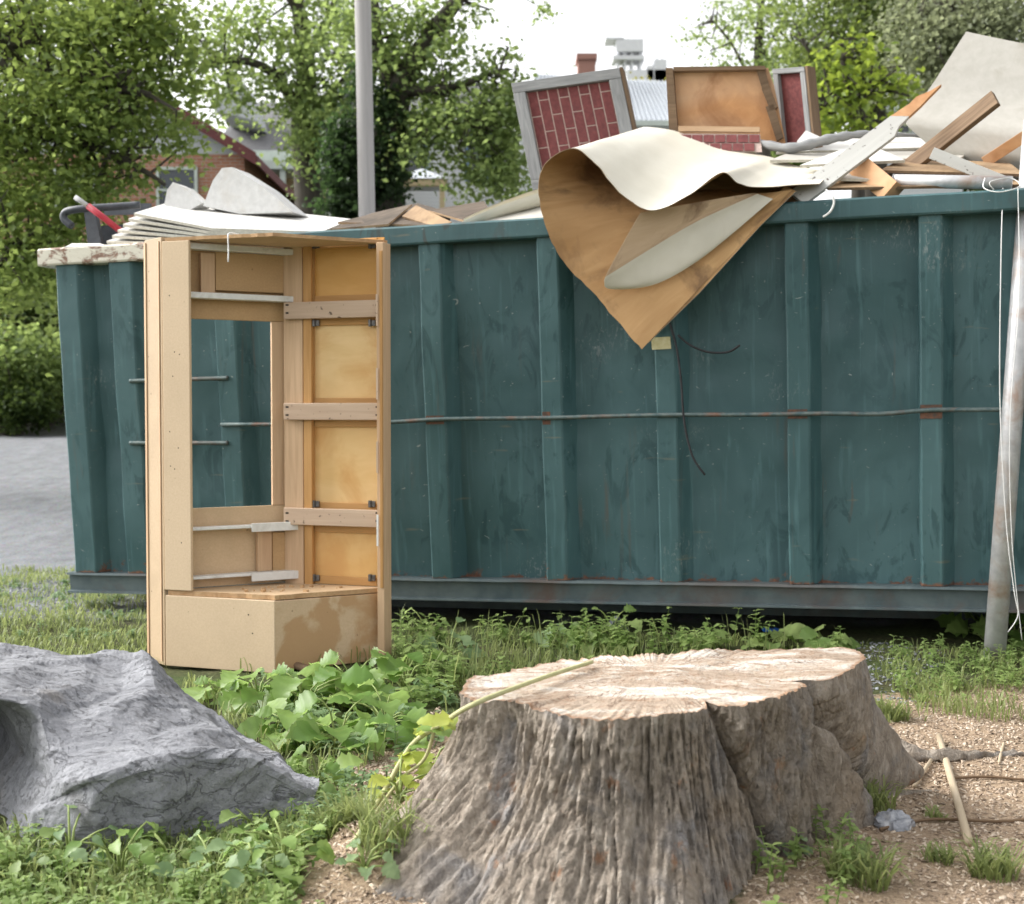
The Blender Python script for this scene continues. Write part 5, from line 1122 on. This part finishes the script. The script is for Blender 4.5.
def gable_house(name, label, x0, x1, y0, y1, zg, ze, pitch, wall, gab, roofm, fas, over=.45, windows=(), mt=None):
    """gable end towards the camera"""
    root = empty(name, ((x0 + x1) / 2, y0, zg), label, 'house'); xm = (x0 + x1) / 2; zp = ze + (x1 - x0) / 2 * pitch
    hbox(root, 'wall', x0, x1, y0, y1, zg - .6, ze, wall)
    mb = MB(); mb.slab([(x0, y0 + .02, ze + .002), (x1, y0 + .02, ze + .002), (xm, y0 + .02, zp)], (0, y1 - y0 - .04, 0)); mb.build('gable', gab, root)
    for s in (-1, 1):
        xe = xm + s * ((x1 - x0) / 2 + over); ze2 = ze - over * pitch
        mb = MB(); mb.slab([(xm, y0 - over, zp + .02), (xe, y0 - over, ze2 + .02), (xe, y0 - over, ze2 + .14), (xm, y0 - over, zp + .14)], (0, y1 - y0 + 2 * over, 0)); r = mb.build('roof', roofm, root)
        mb = MB(); mb.slab([(xm, y0 - over - .05, zp - .10), (xe + s * .02, y0 - over - .05, ze2 - .12), (xe + s * .02, y0 - over - .05, ze2 + .16), (xm, y0 - over - .05, zp + .16)], (0, .045, 0)); mb.build('fascia', fas, root)
        mb = MB(); mb.box(min(xe, xe + s * .04), max(xe, xe + s * .04), y0 - over, y1 + over, ze2 - .1, ze2 + .1); mb.build('gutter', fas, root)
    for w in windows: hwin(root, *w, y0, mt)
    return root
def dx(px, Y): return (px - CX) / F * Y
def dz(py, Y): return CAM_H + (HORIZON - py) / F * Y
Yb = 30.0
gable_house('brick_house', 'red brick house with dark red gable trim behind the maple branches', dx(-50, Yb), dx(246, Yb), Yb, Yb + 9, 2.6, dz(156, Yb), .60, M_brickwall, M_gsiding, M_roof, M_fascia, .32, [(dx(162, Yb), dx(197, Yb), dz(212, Yb), dz(172, Yb)), (dx(60, Yb), dx(95, Yb), dz(212, Yb), dz(172, Yb))], M_trim)
Yc = 40.0
root = empty('tan_house', (dx(290, Yc), Yc, 2.9), 'tan sided house with grey shingle roof behind the forked tree', 'house')
hbox(root, 'wall', dx(225, Yc), dx(345, Yc), Yc, Yc + 7, 2.3, dz(152, Yc), M_tan)
mb = MB(); mb.slab([(dx(218, Yc), Yc - .5, dz(160, Yc)), (dx(352, Yc), Yc - .5, dz(160, Yc)), (dx(348, Yc), Yc + 4.5, dz(75, Yc)), (dx(216, Yc), Yc + 4.5, dz(75, Yc))], (0, .05, .14)); mb.build('roof', M_roof, root)
hbox(root, 'eave_trim', dx(218, Yc), dx(352, Yc), Yc - .58, Yc - .5, dz(166, Yc), dz(156, Yc), M_trim)
mb = MB(); mb.slab([(dx(222, Yc), Yc - .7, dz(118, Yc)), (dx(262, Yc), Yc - .7, dz(128, Yc)), (dx(240, Yc), Yc - .7, dz(78, Yc))], (0, 3, 0)); mb.build('dormer', M_gsiding, root)
hbox(root, 'porch_roof', dx(238, Yc), dx(340, Yc), Yc - 1.6, Yc - .02, dz(180, Yc), dz(172, Yc), M_trim)
for px in (244, 290, 336): hbox(root, 'porch_post', dx(px, Yc), dx(px + 5, Yc), Yc - 1.5, Yc - 1.35, 2.4, dz(180, Yc), M_trim)
Yd = 44.0
root = empty('white_house', (dx(430, Yd), Yd, 3), 'white sided house with blue window trim glimpsed through the leaves', 'house')
hbox(root, 'wall', dx(372, Yd), dx(505, Yd), Yd, Yd + 8, 2.4, dz(122, Yd), M_siding)
mb = MB(); mb.slab([(dx(365, Yd), Yd - .4, dz(124, Yd)), (dx(512, Yd), Yd - .4, dz(124, Yd)), (dx(508, Yd), Yd + 4, dz(62, Yd)), (dx(368, Yd), Yd + 4, dz(62, Yd))], (0, .05, .15)); mb.build('roof', M_roof, root)
hwin(root, dx(405, Yd), dx(425, Yd), dz(178, Yd), dz(140, Yd), Yd, M_bluetrim, .16); hwin(root, dx(470, Yd), dx(490, Yd), dz(178, Yd), dz(140, Yd), Yd, M_bluetrim, .16)
Ye = 38.0
root = empty('garden_shelter', (dx(425, Ye), Ye, 2.9), 'small open shelter with a pale low hipped roof in front of the white house', 'shelter')
mb = MB(); pts = [(dx(398, Ye), Ye - 1.2, dz(187, Ye)), (dx(450, Ye), Ye - 1.2, dz(187, Ye)), (dx(450, Ye), Ye + 1, dz(187, Ye)), (dx(398, Ye), Ye + 1, dz(187, Ye)), (dx(422, Ye), Ye, dz(170, Ye))]
mb.add(pts, [(0, 1, 4), (1, 2, 4), (2, 3, 4), (3, 0, 4), (3, 2, 1, 0)]); mb.build('roof', M_mroof, root)
hbox(root, 'beam', dx(399, Ye), dx(449, Ye), Ye - 1.15, Ye - 1.0, dz(194, Ye), dz(187.3, Ye), M_tan)
for px in (402, 442): hbox(root, 'post', dx(px, Ye), dx(px + 5, Ye), Ye - 1.1, Ye - .98, 2.4, dz(194.2, Ye), M_tan)
Yf = 42.0
root = empty('metal_roofed_building', (dx(590, Yf), Yf, 3), 'low building with a ribbed pale metal roof and brick chimney behind the framed panels', 'building')
hbox(root, 'wall', dx(520, Yf), dx(700, Yf), Yf, Yf + 7, 2.4, dz(128, Yf), M_siding)
mb = MB(); A_ = Vector((dx(512, Yf), Yf - .5, dz(127, Yf))); B_ = Vector((dx(706, Yf), Yf - .5, dz(131, Yf))); C_ = Vector((dx(690, Yf), Yf + 4, dz(88, Yf + 4))); E_ = Vector((dx(540, Yf), Yf + 4, dz(80, Yf + 4)))
mb.slab([A_, B_, C_, E_], (0, .05, .1)); rf = mb.build('roof', M_mroof, root)
mb = MB()
for k in range(41):
    f = k / 40; p = A_.lerp(B_, f) + UP * .1; q = E_.lerp(C_, f) + UP * .1; d = (q - p); mb.hexa((p + q) / 2, d / 2, (.02, 0, 0), (0, -.01, .035))
mb.build('roof_rib', M_mroof, root, kind='stuff')
hbox(root, 'gutter', dx(512, Yf), dx(706, Yf), Yf - .62, Yf - .51, dz(132, Yf), dz(127, Yf), M_trim)
hbox(root, 'chimney', dx(577, Yf + 4), dx(594, Yf + 4), Yf + 3.6, Yf + 4.4, dz(100, Yf + 4), dz(66, Yf + 4), M_chim)
hbox(root, 'chimney_cap', dx(575.5, Yf + 4), dx(595.5, Yf + 4), Yf + 3.5, Yf + 4.5, dz(66, Yf + 4), dz(60.5, Yf + 4), M_chim)
# far industrial tower
Yt = 160.0
root = empty('industrial_tower', (dx(640, Yt), Yt, 5), 'distant steel industrial tower on the skyline, haze painted into its pale colour', 'tower')
for nm, x0, y0, x1, y1 in (('upper_cabin', 614, 46, 641, 58), ('crane_boom', 604, 44.5, 622, 46.5), ('platform', 611, 62, 642, 66), ('silo', 652, 66, 664, 130), ('silo', 645, 72, 651, 130), ('base_block', 625, 76, 668, 135)):
    hbox(root, nm, dx(x0, Yt), dx(x1, Yt), Yt - 1.5, Yt + 1.5, dz(y1, Yt), dz(y0, Yt), M_hazesteel)
for x in (615, 622, 629, 637): hbox(root, 'column', dx(x, Yt), dx(x + 2.5, Yt), Yt - 1, Yt + 1, dz(76, Yt), dz(58, Yt), M_hazesteel)
mb = MB(); mb.slab([(dx(620, Yt), Yt, 2), (dx(623, Yt), Yt, 2), (dx(640, Yt), Yt, dz(62, Yt)), (dx(637, Yt), Yt, dz(62, Yt))], (0, 1, 0)); mb.build('brace', M_hazesteel, root)
for x in (618, 627, 655, 660): hbox(root, 'mast', dx(x, Yt), dx(x + 1.2, Yt), Yt - .2, Yt + .2, dz(66 if x > 640 else 46, Yt), dz(57 if x > 640 else 41, Yt), M_hazesteel)
# right house
Yr = 34.0
root = empty('grey_roofed_house', (dx(900, Yr), Yr, 2.9), 'small house with grey roof partly hidden by leaves at right', 'house')
hbox(root, 'wall', dx(860, Yr), dx(960, Yr), Yr, Yr + 6, 2.3, dz(112, Yr), M_siding)
mb = MB(); mb.slab([(dx(848, Yr), Yr - .5, dz(116, Yr)), (dx(970, Yr), Yr - .5, dz(112, Yr)), (dx(960, Yr), Yr + 3, dz(78, Yr)), (dx(905, Yr), Yr + 3, dz(82, Yr))], (0, .04, .14)); mb.build('roof', M_roof, root)
hbox(root, 'eave_trim', dx(848, Yr), dx(970, Yr), Yr - .6, Yr - .51, dz(119, Yr), dz(113, Yr), M_trim); hwin(root, dx(880, Yr), dx(905, Yr), dz(150, Yr), dz(122, Yr), Yr, M_trim)

# weathered wooden utility pole
Yp = 13.5; mb = MB(); p0 = D(367, 216, Yp); p1 = D(361.5, -60, Yp); d = (p1 - p0).normalized(); zb = gz(p0.x, Yp) - .3; pb = p0 + d * ((zb - p0.z) / d.z); mb.tube([pb, p0, p1, p1 + d * 1.5], [.093, .088, .085, .08], 14)
M_postw = wood('weathered_post', (.40, .385, .38), (.54, .52, .515), (.28, .265, .26), (1.0, 22, 22), rough=.85, bump=.4)
tag(mb.build('utility_pole', M_postw, None, smooth=True), 'straight weathered grey wooden pole rising behind the dumpster', 'pole')
# low brick garden wall at the far left
mb = MB(); mb.hexa((-13.4, 28.6, 2.4), (4.2, 0, 0), (0, .15, 0), (0, 0, .75), off=(0, 0, 0)); tag(mb.build('garden_wall', M_brickwall, None), 'low brown brick garden wall behind the shrubs at far left', 'wall')

# ------------------------------------------------------------------ trees
M_tbark = wood('tree_bark', (.045, .04, .033), (.10, .088, .072), (.03, .027, .022), (1.2, 9, 9), rough=.95, bump=.8)
LM = {}
def lm(k):
    if k not in LM:
        c = {'maple': ((.085, .15, .045), (.215, .295, .09), (.50, .60, .15)), 'mid': ((.08, .14, .05), (.20, .275, .10), (.46, .57, .17)), 'ivy': ((.022, .045, .02), (.06, .10, .04), (.08, .14, .04)), 'bright': ((.07, .14, .02), (.20, .28, .05), (.50, .60, .08)), 'grey': ((.16, .19, .115), (.34, .37, .25), (.42, .46, .24)), 'broad': ((.06, .105, .035), (.17, .23, .085), (.34, .42, .10)), 'dark': ((.025, .055, .016), (.075, .12, .032), (.16, .22, .05)), 'yellow': ((.12, .15, .025), (.28, .28, .06), (.52, .46, .08))}[k]
        LM[k] = leafmat('foliage_' + k, c[0], c[1], .58, c[2], .45)
    return LM[k]
def leafcloud(C, tint, size, name, mat, parent, droop=.25):
    n = len(C); a = RNG.uniform(0, 2 * np.pi, n); el = RNG.normal(-droop, .5, n); d = np.stack([np.cos(a) * np.cos(el), np.sin(a) * np.cos(el), np.sin(el)], -1)
    nr = RNG.normal(size=(n, 3)) * .55 + np.array([0, 0, 1.]); s_ = np.cross(d, nr); s_ /= np.linalg.norm(s_, axis=1)[:, None] + 1e-9; u_ = np.cross(s_, d)
    L_ = (size * RNG.uniform(.55, 1.25, n))[:, None]; w_ = L_ * RNG.uniform(.32, .5, n)[:, None]; fo = RNG.uniform(-.05, .25, n)[:, None]
    b = C; m1 = C + d * L_ * .40; vs = np.stack([b, m1 + s_ * w_ + u_ * w_ * fo, C + d * L_ * .72 + s_ * w_ * .45, C + d * L_ - u_ * L_ * .15, C + d * L_ * .72 - s_ * w_ * .45, m1 - s_ * w_ + u_ * w_ * fo], 1)
    k = (np.arange(n) * 6)[:, None]; q = np.concatenate([np.array([[0, 1, 2, 3]]) + k, np.array([[0, 3, 4, 5]]) + k]); ti = np.concatenate([tint, tint])
    return mesh_np(name, vs.reshape(-1, 3), q, mat, parent=parent, tint=ti)
def tree(name, label, base, trunk, limbs, blobs, size, key, seed, cat='tree', twig=True, dens=.55):
    """trunk/limbs: (px,py,Y,r); blobs: (px,py,Y, rx,ry,rz metres, clumps, leaves per clump, clump radius)"""
    rng = np.random.default_rng(seed); root = empty(name, base, label, cat)
    tp = [V(base)] + [D(x, y, Y) for x, y, Y, r in trunk]; tr = [trunk[0][3] * 1.25] + [q[3] for q in trunk]
    n = 6 * len(tp); mb = MB(); P = catmull([tuple(p) for p in tp], n); P = P + .04 * fbm(P * .9 + seed, 2)[:, None] * np.linspace(0, 1, n)[:, None]; R_ = np.interp(np.linspace(0, 1, n), np.linspace(0, 1, len(tr)), tr)
    mb.tube([tuple(p) for p in P], R_.tolist(), 12); mb.build('trunk', M_tbark, root, smooth=True); skel = [P]
    for lb in limbs:
        q = [tuple(D(x, y, Y)) for x, y, Y, r in lb]; m = 6 * len(q); Pq = catmull(q, m); Pq = Pq + .10 * fbm(Pq * .8 + seed * 3, 2)[:, None] * np.sin(np.linspace(0, 1, m) * 3.14)[:, None]
        mb = MB(); mb.tube([tuple(p) for p in Pq], np.interp(np.linspace(0, 1, m), np.linspace(0, 1, len(q)), [k[3] for k in lb]).tolist(), 9); mb.build('limb', M_tbark, root, smooth=True); skel.append(Pq)
    SK = np.concatenate(skel); C = []; T = []; tw = MB()
    for px, py, Y, rx, ry, rz, nc, nl, cr in blobs:
        c0 = np.array(tuple(D(px, py, Y)))
        for _ in range(max(2, int(nc * .76))):
            v = rng.normal(size=3); v /= np.linalg.norm(v); v *= rng.random() ** .45; c = c0 + v * np.array([rx, ry, rz])
            if twig:
                dd = SK - c; i = np.argmin((dd ** 2).sum(1)); s0 = SK[i]
                if rng.random() < .6: mid = (s0 + c) / 2 + rng.normal(size=3) * .15; tw.tube([tuple(s0), tuple(mid), tuple(c)], [.028, .016, .006], 4, cap=False)
            m = int(nl * dens * rng.uniform(.5, 1.5)); o = rng.normal(size=(m, 3)) * np.array([cr, cr, cr * .5]) * rng.uniform(.6, 1.25); o[:, 2] -= .22 * (o[:, 0] ** 2 + o[:, 1] ** 2) / cr
            C.append(c + o); T.append(np.clip(rng.random() * .55 + rng.random(m) * .45, 0, 1))
    C = np.concatenate(C); T = np.concatenate(T); leafcloud(C, T, size, 'crown', lm(key), root)
    if twig and tw.v: tw.build('twigs', M_tbark, root, kind='stuff')
    return root
# maple at the left, trunk outside the frame
Ym = 15.0
tree('maple_tree', 'big maple with wide branches and backlit leaves at the upper left', (dx(-190, Ym), Ym, gz(dx(-190, Ym), Ym) - .2), [(-170, 300, Ym, .32), (-150, 150, Ym, .28), (-120, 0, Ym, .22), (-90, -180, Ym, .14)],
     [[(-160, 220, Ym, .17), (-60, 120, 14.6, .12), (40, 128, 14.3, .075), (110, 150, 14, .04), (165, 185, 13.8, .02)], [(-150, 150, Ym, .16), (-40, 60, 14.5, .10), (60, 72, 14, .07), (150, 95, 13.6, .035)], [(-130, 40, Ym, .14), (-20, 36, 14.6, .09), (50, 36, 14.4, .05), (130, 20, 14.2, .02)], [(-165, 250, Ym, .12), (-80, 230, 14.4, .08), (10, 250, 14, .03)], [(40, 72, 14.1, .05), (60, 110, 14, .035), (85, 130, 13.9, .015)]],
     [(20, 15, 14.6, 1.3, 1.6, .8, 90, 90, .34), (110, 45, 14.0, .8, 1.2, .6, 58, 90, .32), (150, 15, 14.2, .6, 1.0, .4, 26, 80, .30), (20, 105, 14.2, 1.1, 1.2, .7, 84, 90, .32), (95, 118, 14.0, .55, .9, .45, 30, 85, .28), (20, 190, 14.2, .8, 1.0, .65, 66, 90, .30), (85, 185, 14.0, .35, .6, .35, 14, 80, .25), (8, 270, 13.8, .55, .8, .45, 36, 90, .27), (-120, 80, 15, 2, 2, 2.2, 60, 80, .5), (178, 75, 14.2, .35, .6, .25, 11, 70, .24), (100, -40, 14.6, 1.2, 1.4, .6, 44, 80, .4), (130, 95, 14.2, .6, .8, .5, 28, 80, .28), (185, 132, 14.1, .25, .5, .15, 6, 60, .2), (120, 165, 14, .3, .5, .25, 10, 70, .22), (60, 240, 14, .4, .6, .3, 14, 80, .25)], .085, 'maple', 11, dens=.78)
Yn = 23.0
tree('forked_tree', 'forked tree with pale green leaves between the maple and the wooden pole', (dx(312, Yn), Yn, gz(dx(312, Yn), Yn) - .2), [(310, 215, Yn, .26), (303, 130, Yn, .22), (306, 70, Yn, .17), (296, 0, Yn, .12), (290, -80, Yn, .06)],
     [[(304, 120, Yn, .12), (270, 70, 22.6, .08), (215, 62, 22.2, .05), (190, 80, 22, .02)], [(306, 60, Yn, .10), (330, 10, 22.8, .07), (345, -50, 22.8, .03)], [(300, 20, Yn, .09), (270, -20, 22.8, .05), (240, -60, 22.8, .02)], [(303, 140, Yn, .08), (335, 95, 22.6, .05), (352, 60, 22.4, .02)]],
     [(245, 30, 22.6, .9, 1.2, .6, 26, 80, .34), (295, 75, 22.5, .7, 1.0, .8, 30, 85, .34), (222, 80, 22.2, .5, .8, .4, 12, 70, .30), (330, 20, 22.8, .6, .9, .7, 20, 75, .34), (340, 95, 22.6, .5, .8, .7, 20, 80, .30), (290, -30, 22.8, 1.4, 1.4, .6, 28, 70, .45), (320, 160, 22.6, .4, .7, .5, 14, 80, .26), (205, 45, 22.5, .4, .6, .3, 7, 60, .28), (320, 115, 22.4, .5, .7, .5, 16, 80, .28)], .105, 'mid', 12, dens=.95)
Yi = 20.0
ivy = tree('ivy_clad_tree', 'tall leaning tree with an ivy clad trunk right of the wooden pole', (dx(380, Yi), Yi, gz(dx(380, Yi), Yi) - .2), [(384, 215, Yi, .30), (390, 140, Yi, .26), (402, 85, Yi, .19), (428, 40, Yi, .14), (462, -10, Yi, .10), (490, -80, Yi, .06)],
     [[(396, 100, Yi, .12), (380, 40, Yi, .09), (372, -30, 20, .05)], [(400, 90, Yi, .10), (450, 90, 19.6, .06), (500, 70, 19.4, .03)], [(388, 160, Yi, .09), (430, 130, 19.6, .05), (470, 120, 19.4, .02)]],
     [(385, 45, 20.1, .6, .9, .8, 34, 85, .30), (435, 70, 19.9, .6, .9, .5, 26, 85, .28), (450, 115, 19.7, .75, 1.0, .5, 36, 90, .28), (500, 75, 19.6, .45, .7, .4, 16, 80, .24), (500, 120, 19.6, .45, .7, .5, 24, 85, .25), (485, 165, 19.6, .42, .7, .42, 20, 85, .24), (365, 10, 20.1, .4, .8, .6, 18, 80, .3), (440, 15, 20, .5, .8, .35, 12, 70, .26), (410, 140, 19.8, .35, .6, .35, 12, 80, .24), (505, 172, 19.6, .3, .5, .35, 10, 85, .22), (470, 15, 20, .25, .4, .15, 4, 50, .18), (540, 2, 20, .25, .4, .1, 3, 45, .17)], .10, 'mid', 13, dens=.85)
rng = np.random.default_rng(5); C = []
for px, py, rx, rz, n in ((348, 160, .30, .8, 60), (378, 180, .34, .65, 46), (390, 120, .14, .6, 20), (345, 212, .45, .3, 26), (362, 95, .12, .4, 9)):
    for _ in range(n):
        v = rng.normal(size=3); v /= np.linalg.norm(v); v *= rng.random() ** .5; c = np.array(tuple(D(px, py, 19.75))) + v * np.array([rx, .4, rz]); C.append(c + rng.normal(size=(int(rng.uniform(20, 75)), 3)) * np.array([.12, .12, .10]))
C = np.concatenate(C); o = leafcloud(C, rng.random(len(C)), .10, 'ivy', lm('ivy'), ivy, .5)
# right side trees
Yq = 27.0
tree('slender_tree', 'slender pale leaved tree against the white sky above the orange plywood', (dx(765, Yq), Yq, gz(dx(765, Yq), Yq) - .2), [(762, 120, Yq, .16), (758, 60, Yq, .10), (762, 0, Yq, .06), (765, -60, Yq, .03)], [[(760, 90, Yq, .06), (735, 50, Yq, .03), (712, 20, Yq, .015)], [(759, 60, Yq, .05), (785, 20, Yq, .02)], [(760, 75, Yq, .05), (730, 75, Yq, .02), (708, 68, Yq, .012)]],
     [(745, 40, Yq, 1.0, 1, .9, 22, 60, .30), (765, 10, Yq, 1.1, 1, .6, 22, 60, .30), (715, 20, Yq, .5, .5, .4, 6, 45, .26), (705, 30, Yq, .3, .4, .2, 3, 30, .2), (780, 60, Yq, .7, .8, .6, 20, 70, .30), (730, 68, Yq, .4, .5, .25, 8, 50, .26), (690, 38, Yq, .3, .4, .2, 3, 30, .2)], .09, 'mid', 14, dens=.9)
Ys = 22.0
tree('broad_tree', 'broad dense green tree with a dark stem at the upper right', (dx(875, Ys), Ys, gz(dx(875, Ys), Ys) - .2), [(872, 130, Ys, .24), (868, 60, Ys, .2), (866, 0, Ys, .15), (862, -70, Ys, .10)], [[(868, 90, Ys, .10), (830, 60, 21.6, .06), (805, 45, 21.4, .02)], [(868, 50, Ys, .10), (910, 20, 21.6, .06), (950, 0, 21.4, .03)], [(867, 20, Ys, .1), (835, -10, 21.8, .05)]],
     [(835, 25, 21.8, 1.0, 1.2, .9, 80, 100, .34), (880, 55, 21.7, 1.0, 1.2, .7, 66, 100, .34), (860, -20, 22, 1.8, 1.6, .8, 80, 90, .42), (820, 70, 21.5, .55, .8, .5, 30, 90, .28), (900, 20, 21.8, 1.0, 1.2, .7, 50, 90, .36)], .09, 'broad', 15, dens=.7)
tree('grape_leaved_tree', 'low tree with bright backlit leaves hanging above the loose boards', (dx(855, 18), 18.0, gz(dx(855, 18), 18) - .2), [(858, 170, 18, .09), (852, 110, 18, .07), (846, 70, 18, .05), (842, 40, 18, .03)], [[(850, 100, 18, .04), (875, 85, 17.9, .025), (895, 92, 17.8, .01)], [(848, 85, 18, .04), (828, 95, 17.9, .02), (818, 120, 17.8, .01)]],
     [(838, 95, 17.9, .38, .5, .42, 26, 46, .20), (868, 80, 17.9, .45, .5, .30, 26, 46, .20), (822, 118, 17.8, .22, .3, .30, 14, 40, .18), (895, 95, 17.9, .25, .3, .3, 10, 36, .18), (848, 55, 18, .5, .5, .3, 18, 40, .22), (858, 125, 17.8, .2, .3, .2, 8, 36, .16)], .12, 'bright', 16, dens=.33)
Yw = 20.0
tree('willow_tree', 'pale grey green willow like tree at the top right corner', (dx(1010, Yw), Yw, gz(dx(1010, Yw), Yw) - .2), [(1008, 130, Yw, .22), (1000, 40, Yw, .18), (990, -30, Yw, .12), (985, -100, Yw, .08)], [[(1000, 50, Yw, .09), (960, 10, 19.6, .05), (925, 0, 19.4, .02)], [(1000, 40, Yw, .09), (1040, 0, 19.6, .05)]],
     [(960, 20, 19.6, .9, 1, .7, 70, 110, .30), (930, 55, 19.4, .55, .7, .6, 36, 110, .26), (1005, 10, 19.8, 1.0, 1.1, .7, 60, 110, .34), (985, -40, 20, 1.6, 1.4, .7, 60, 90, .4), (915, 25, 19.5, .4, .6, .6, 24, 100, .26), (945, 85, 19.4, .4, .5, .4, 16, 100, .24)], .085, 'grey', 17, dens=.6)
# shrubs and far trees closing the view
def shrub(px, py, Y, rx, rz, n, key, label, size, seed, name='shrub', cat='shrub'):
    c = D(px, py, Y); g = gz(c.x, Y); root = empty(name, (c.x, Y, g), label, cat); rng = np.random.default_rng(seed); mb = MB()
    cc = []; tt_ = []
    for k in range(n):
        v = rng.normal(size=3); v /= np.linalg.norm(v); v *= rng.random() ** .5; p = np.array((c.x, Y, max(c.z, g + rz * .6))) + v * np.array([rx, rx * .8, rz])
        p[2] = max(p[2], g + .1); m = int(rng.uniform(40, 110)); q = p + rng.normal(size=(m, 3)) * np.array([1, 1, .7]) * rx * .17; q[:, 2] = np.maximum(q[:, 2], g + .02); cc.append(q); tt_.append(np.clip(rng.random() * .6 + rng.random(m) * .4, 0, 1))
        if k % 3 == 0: mb.tube([(c.x + rng.normal() * .1, Y + rng.normal() * .1, g - .1), tuple((p + np.array((c.x, Y, g))) / 2 + rng.normal(size=3) * .1), tuple(p)], [.03, .02, .008], 5, cap=False)
    leafcloud(np.concatenate(cc), np.concatenate(tt_), size, 'foliage', lm(key), root); mb.build('stems', M_tbark, root, kind='stuff'); return root
shrub(10, 372, 25.0, 1.2, .8, 90, 'mid', 'rounded green shrub at the far left edge of the gravel', .12, 21)
shrub(48, 385, 25.8, .75, .7, 56, 'mid', 'green shrub behind the left end of the dumpster', .12, 22)
shrub(-60, 380, 25.4, 1.4, 1.0, 60, 'mid', 'green shrub just outside the left edge of the gravel', .13, 23)
shrub(25, 300, 27.5, 1.3, .9, 80, 'dark', 'dark shrub growing on the bank at the left', .13, 24)
shrub(95, 330, 27.0, 1.5, 1.2, 90, 'mid', 'tall shrub on the bank hidden mostly by the dumpster', .13, 25)
shrub(15, 410, 24.2, .7, .35, 36, 'dark', 'low dark shrub where the gravel meets the bank', .10, 26)
far = [(60, 150, 62, 6, 3, 'mid'), (-60, 130, 60, 6, 4, 'mid'), (290, 160, 66, 6, 2.2, 'mid'), (430, 150, 70, 7, 2.4, 'mid'), (560, 128, 90, 7, 2.8, 'mid'), (700, 120, 85, 7, 3.2, 'mid'), (820, 112, 60, 4, 2.2, 'mid'), (930, 105, 58, 4, 2.4, 'mid'), (1050, 60, 60, 6, 5, 'mid'), (640, 96, 110, 3, 2.5, 'yellow')]
labs = ['far tree behind the brick house roof', 'far tree beyond the left edge behind the maple', 'far tree behind the tan house', 'far tree behind the white house', 'far low tree left of the brick chimney', 'far low tree under the distant tower', 'far tree behind the broad dense tree', 'far dark tree behind the grey roofed house', 'far tree behind the willow', 'tiny far yellowish tree at the tower foot']
for k, (px, py, Y, rx, rz, key) in enumerate(far):
    c = D(px, py, Y); g = gz(c.x, Y); root = empty('far_tree', (c.x, Y, g), labs[k], 'tree'); rng = np.random.default_rng(40 + k); mb = MB(); mb.tube([(c.x, Y, g - .2), (c.x + .2, Y, (g + c.z) / 2), (c.x, Y, c.z)], [.35, .3, .15], 8); mb.build('trunk', M_tbark, root, smooth=True)
    cc = []; tt_ = []
    for j in range(110):
        v = rng.normal(size=3); v /= np.linalg.norm(v); v *= rng.random() ** .4; p = np.array(tuple(c)) + v * np.array([rx, rx, rz]) - np.array([0, 0, rz * .6]); m = 60; cc.append(p + rng.normal(size=(m, 3)) * rx * .12); tt_.append(np.clip(rng.random() * .6 + rng.random(m) * .4, 0, 1))
    C = np.concatenate(cc); C[:, 2] = np.maximum(C[:, 2], g + .3); leafcloud(C, np.concatenate(tt_), .42, 'crown', lm(key), root)
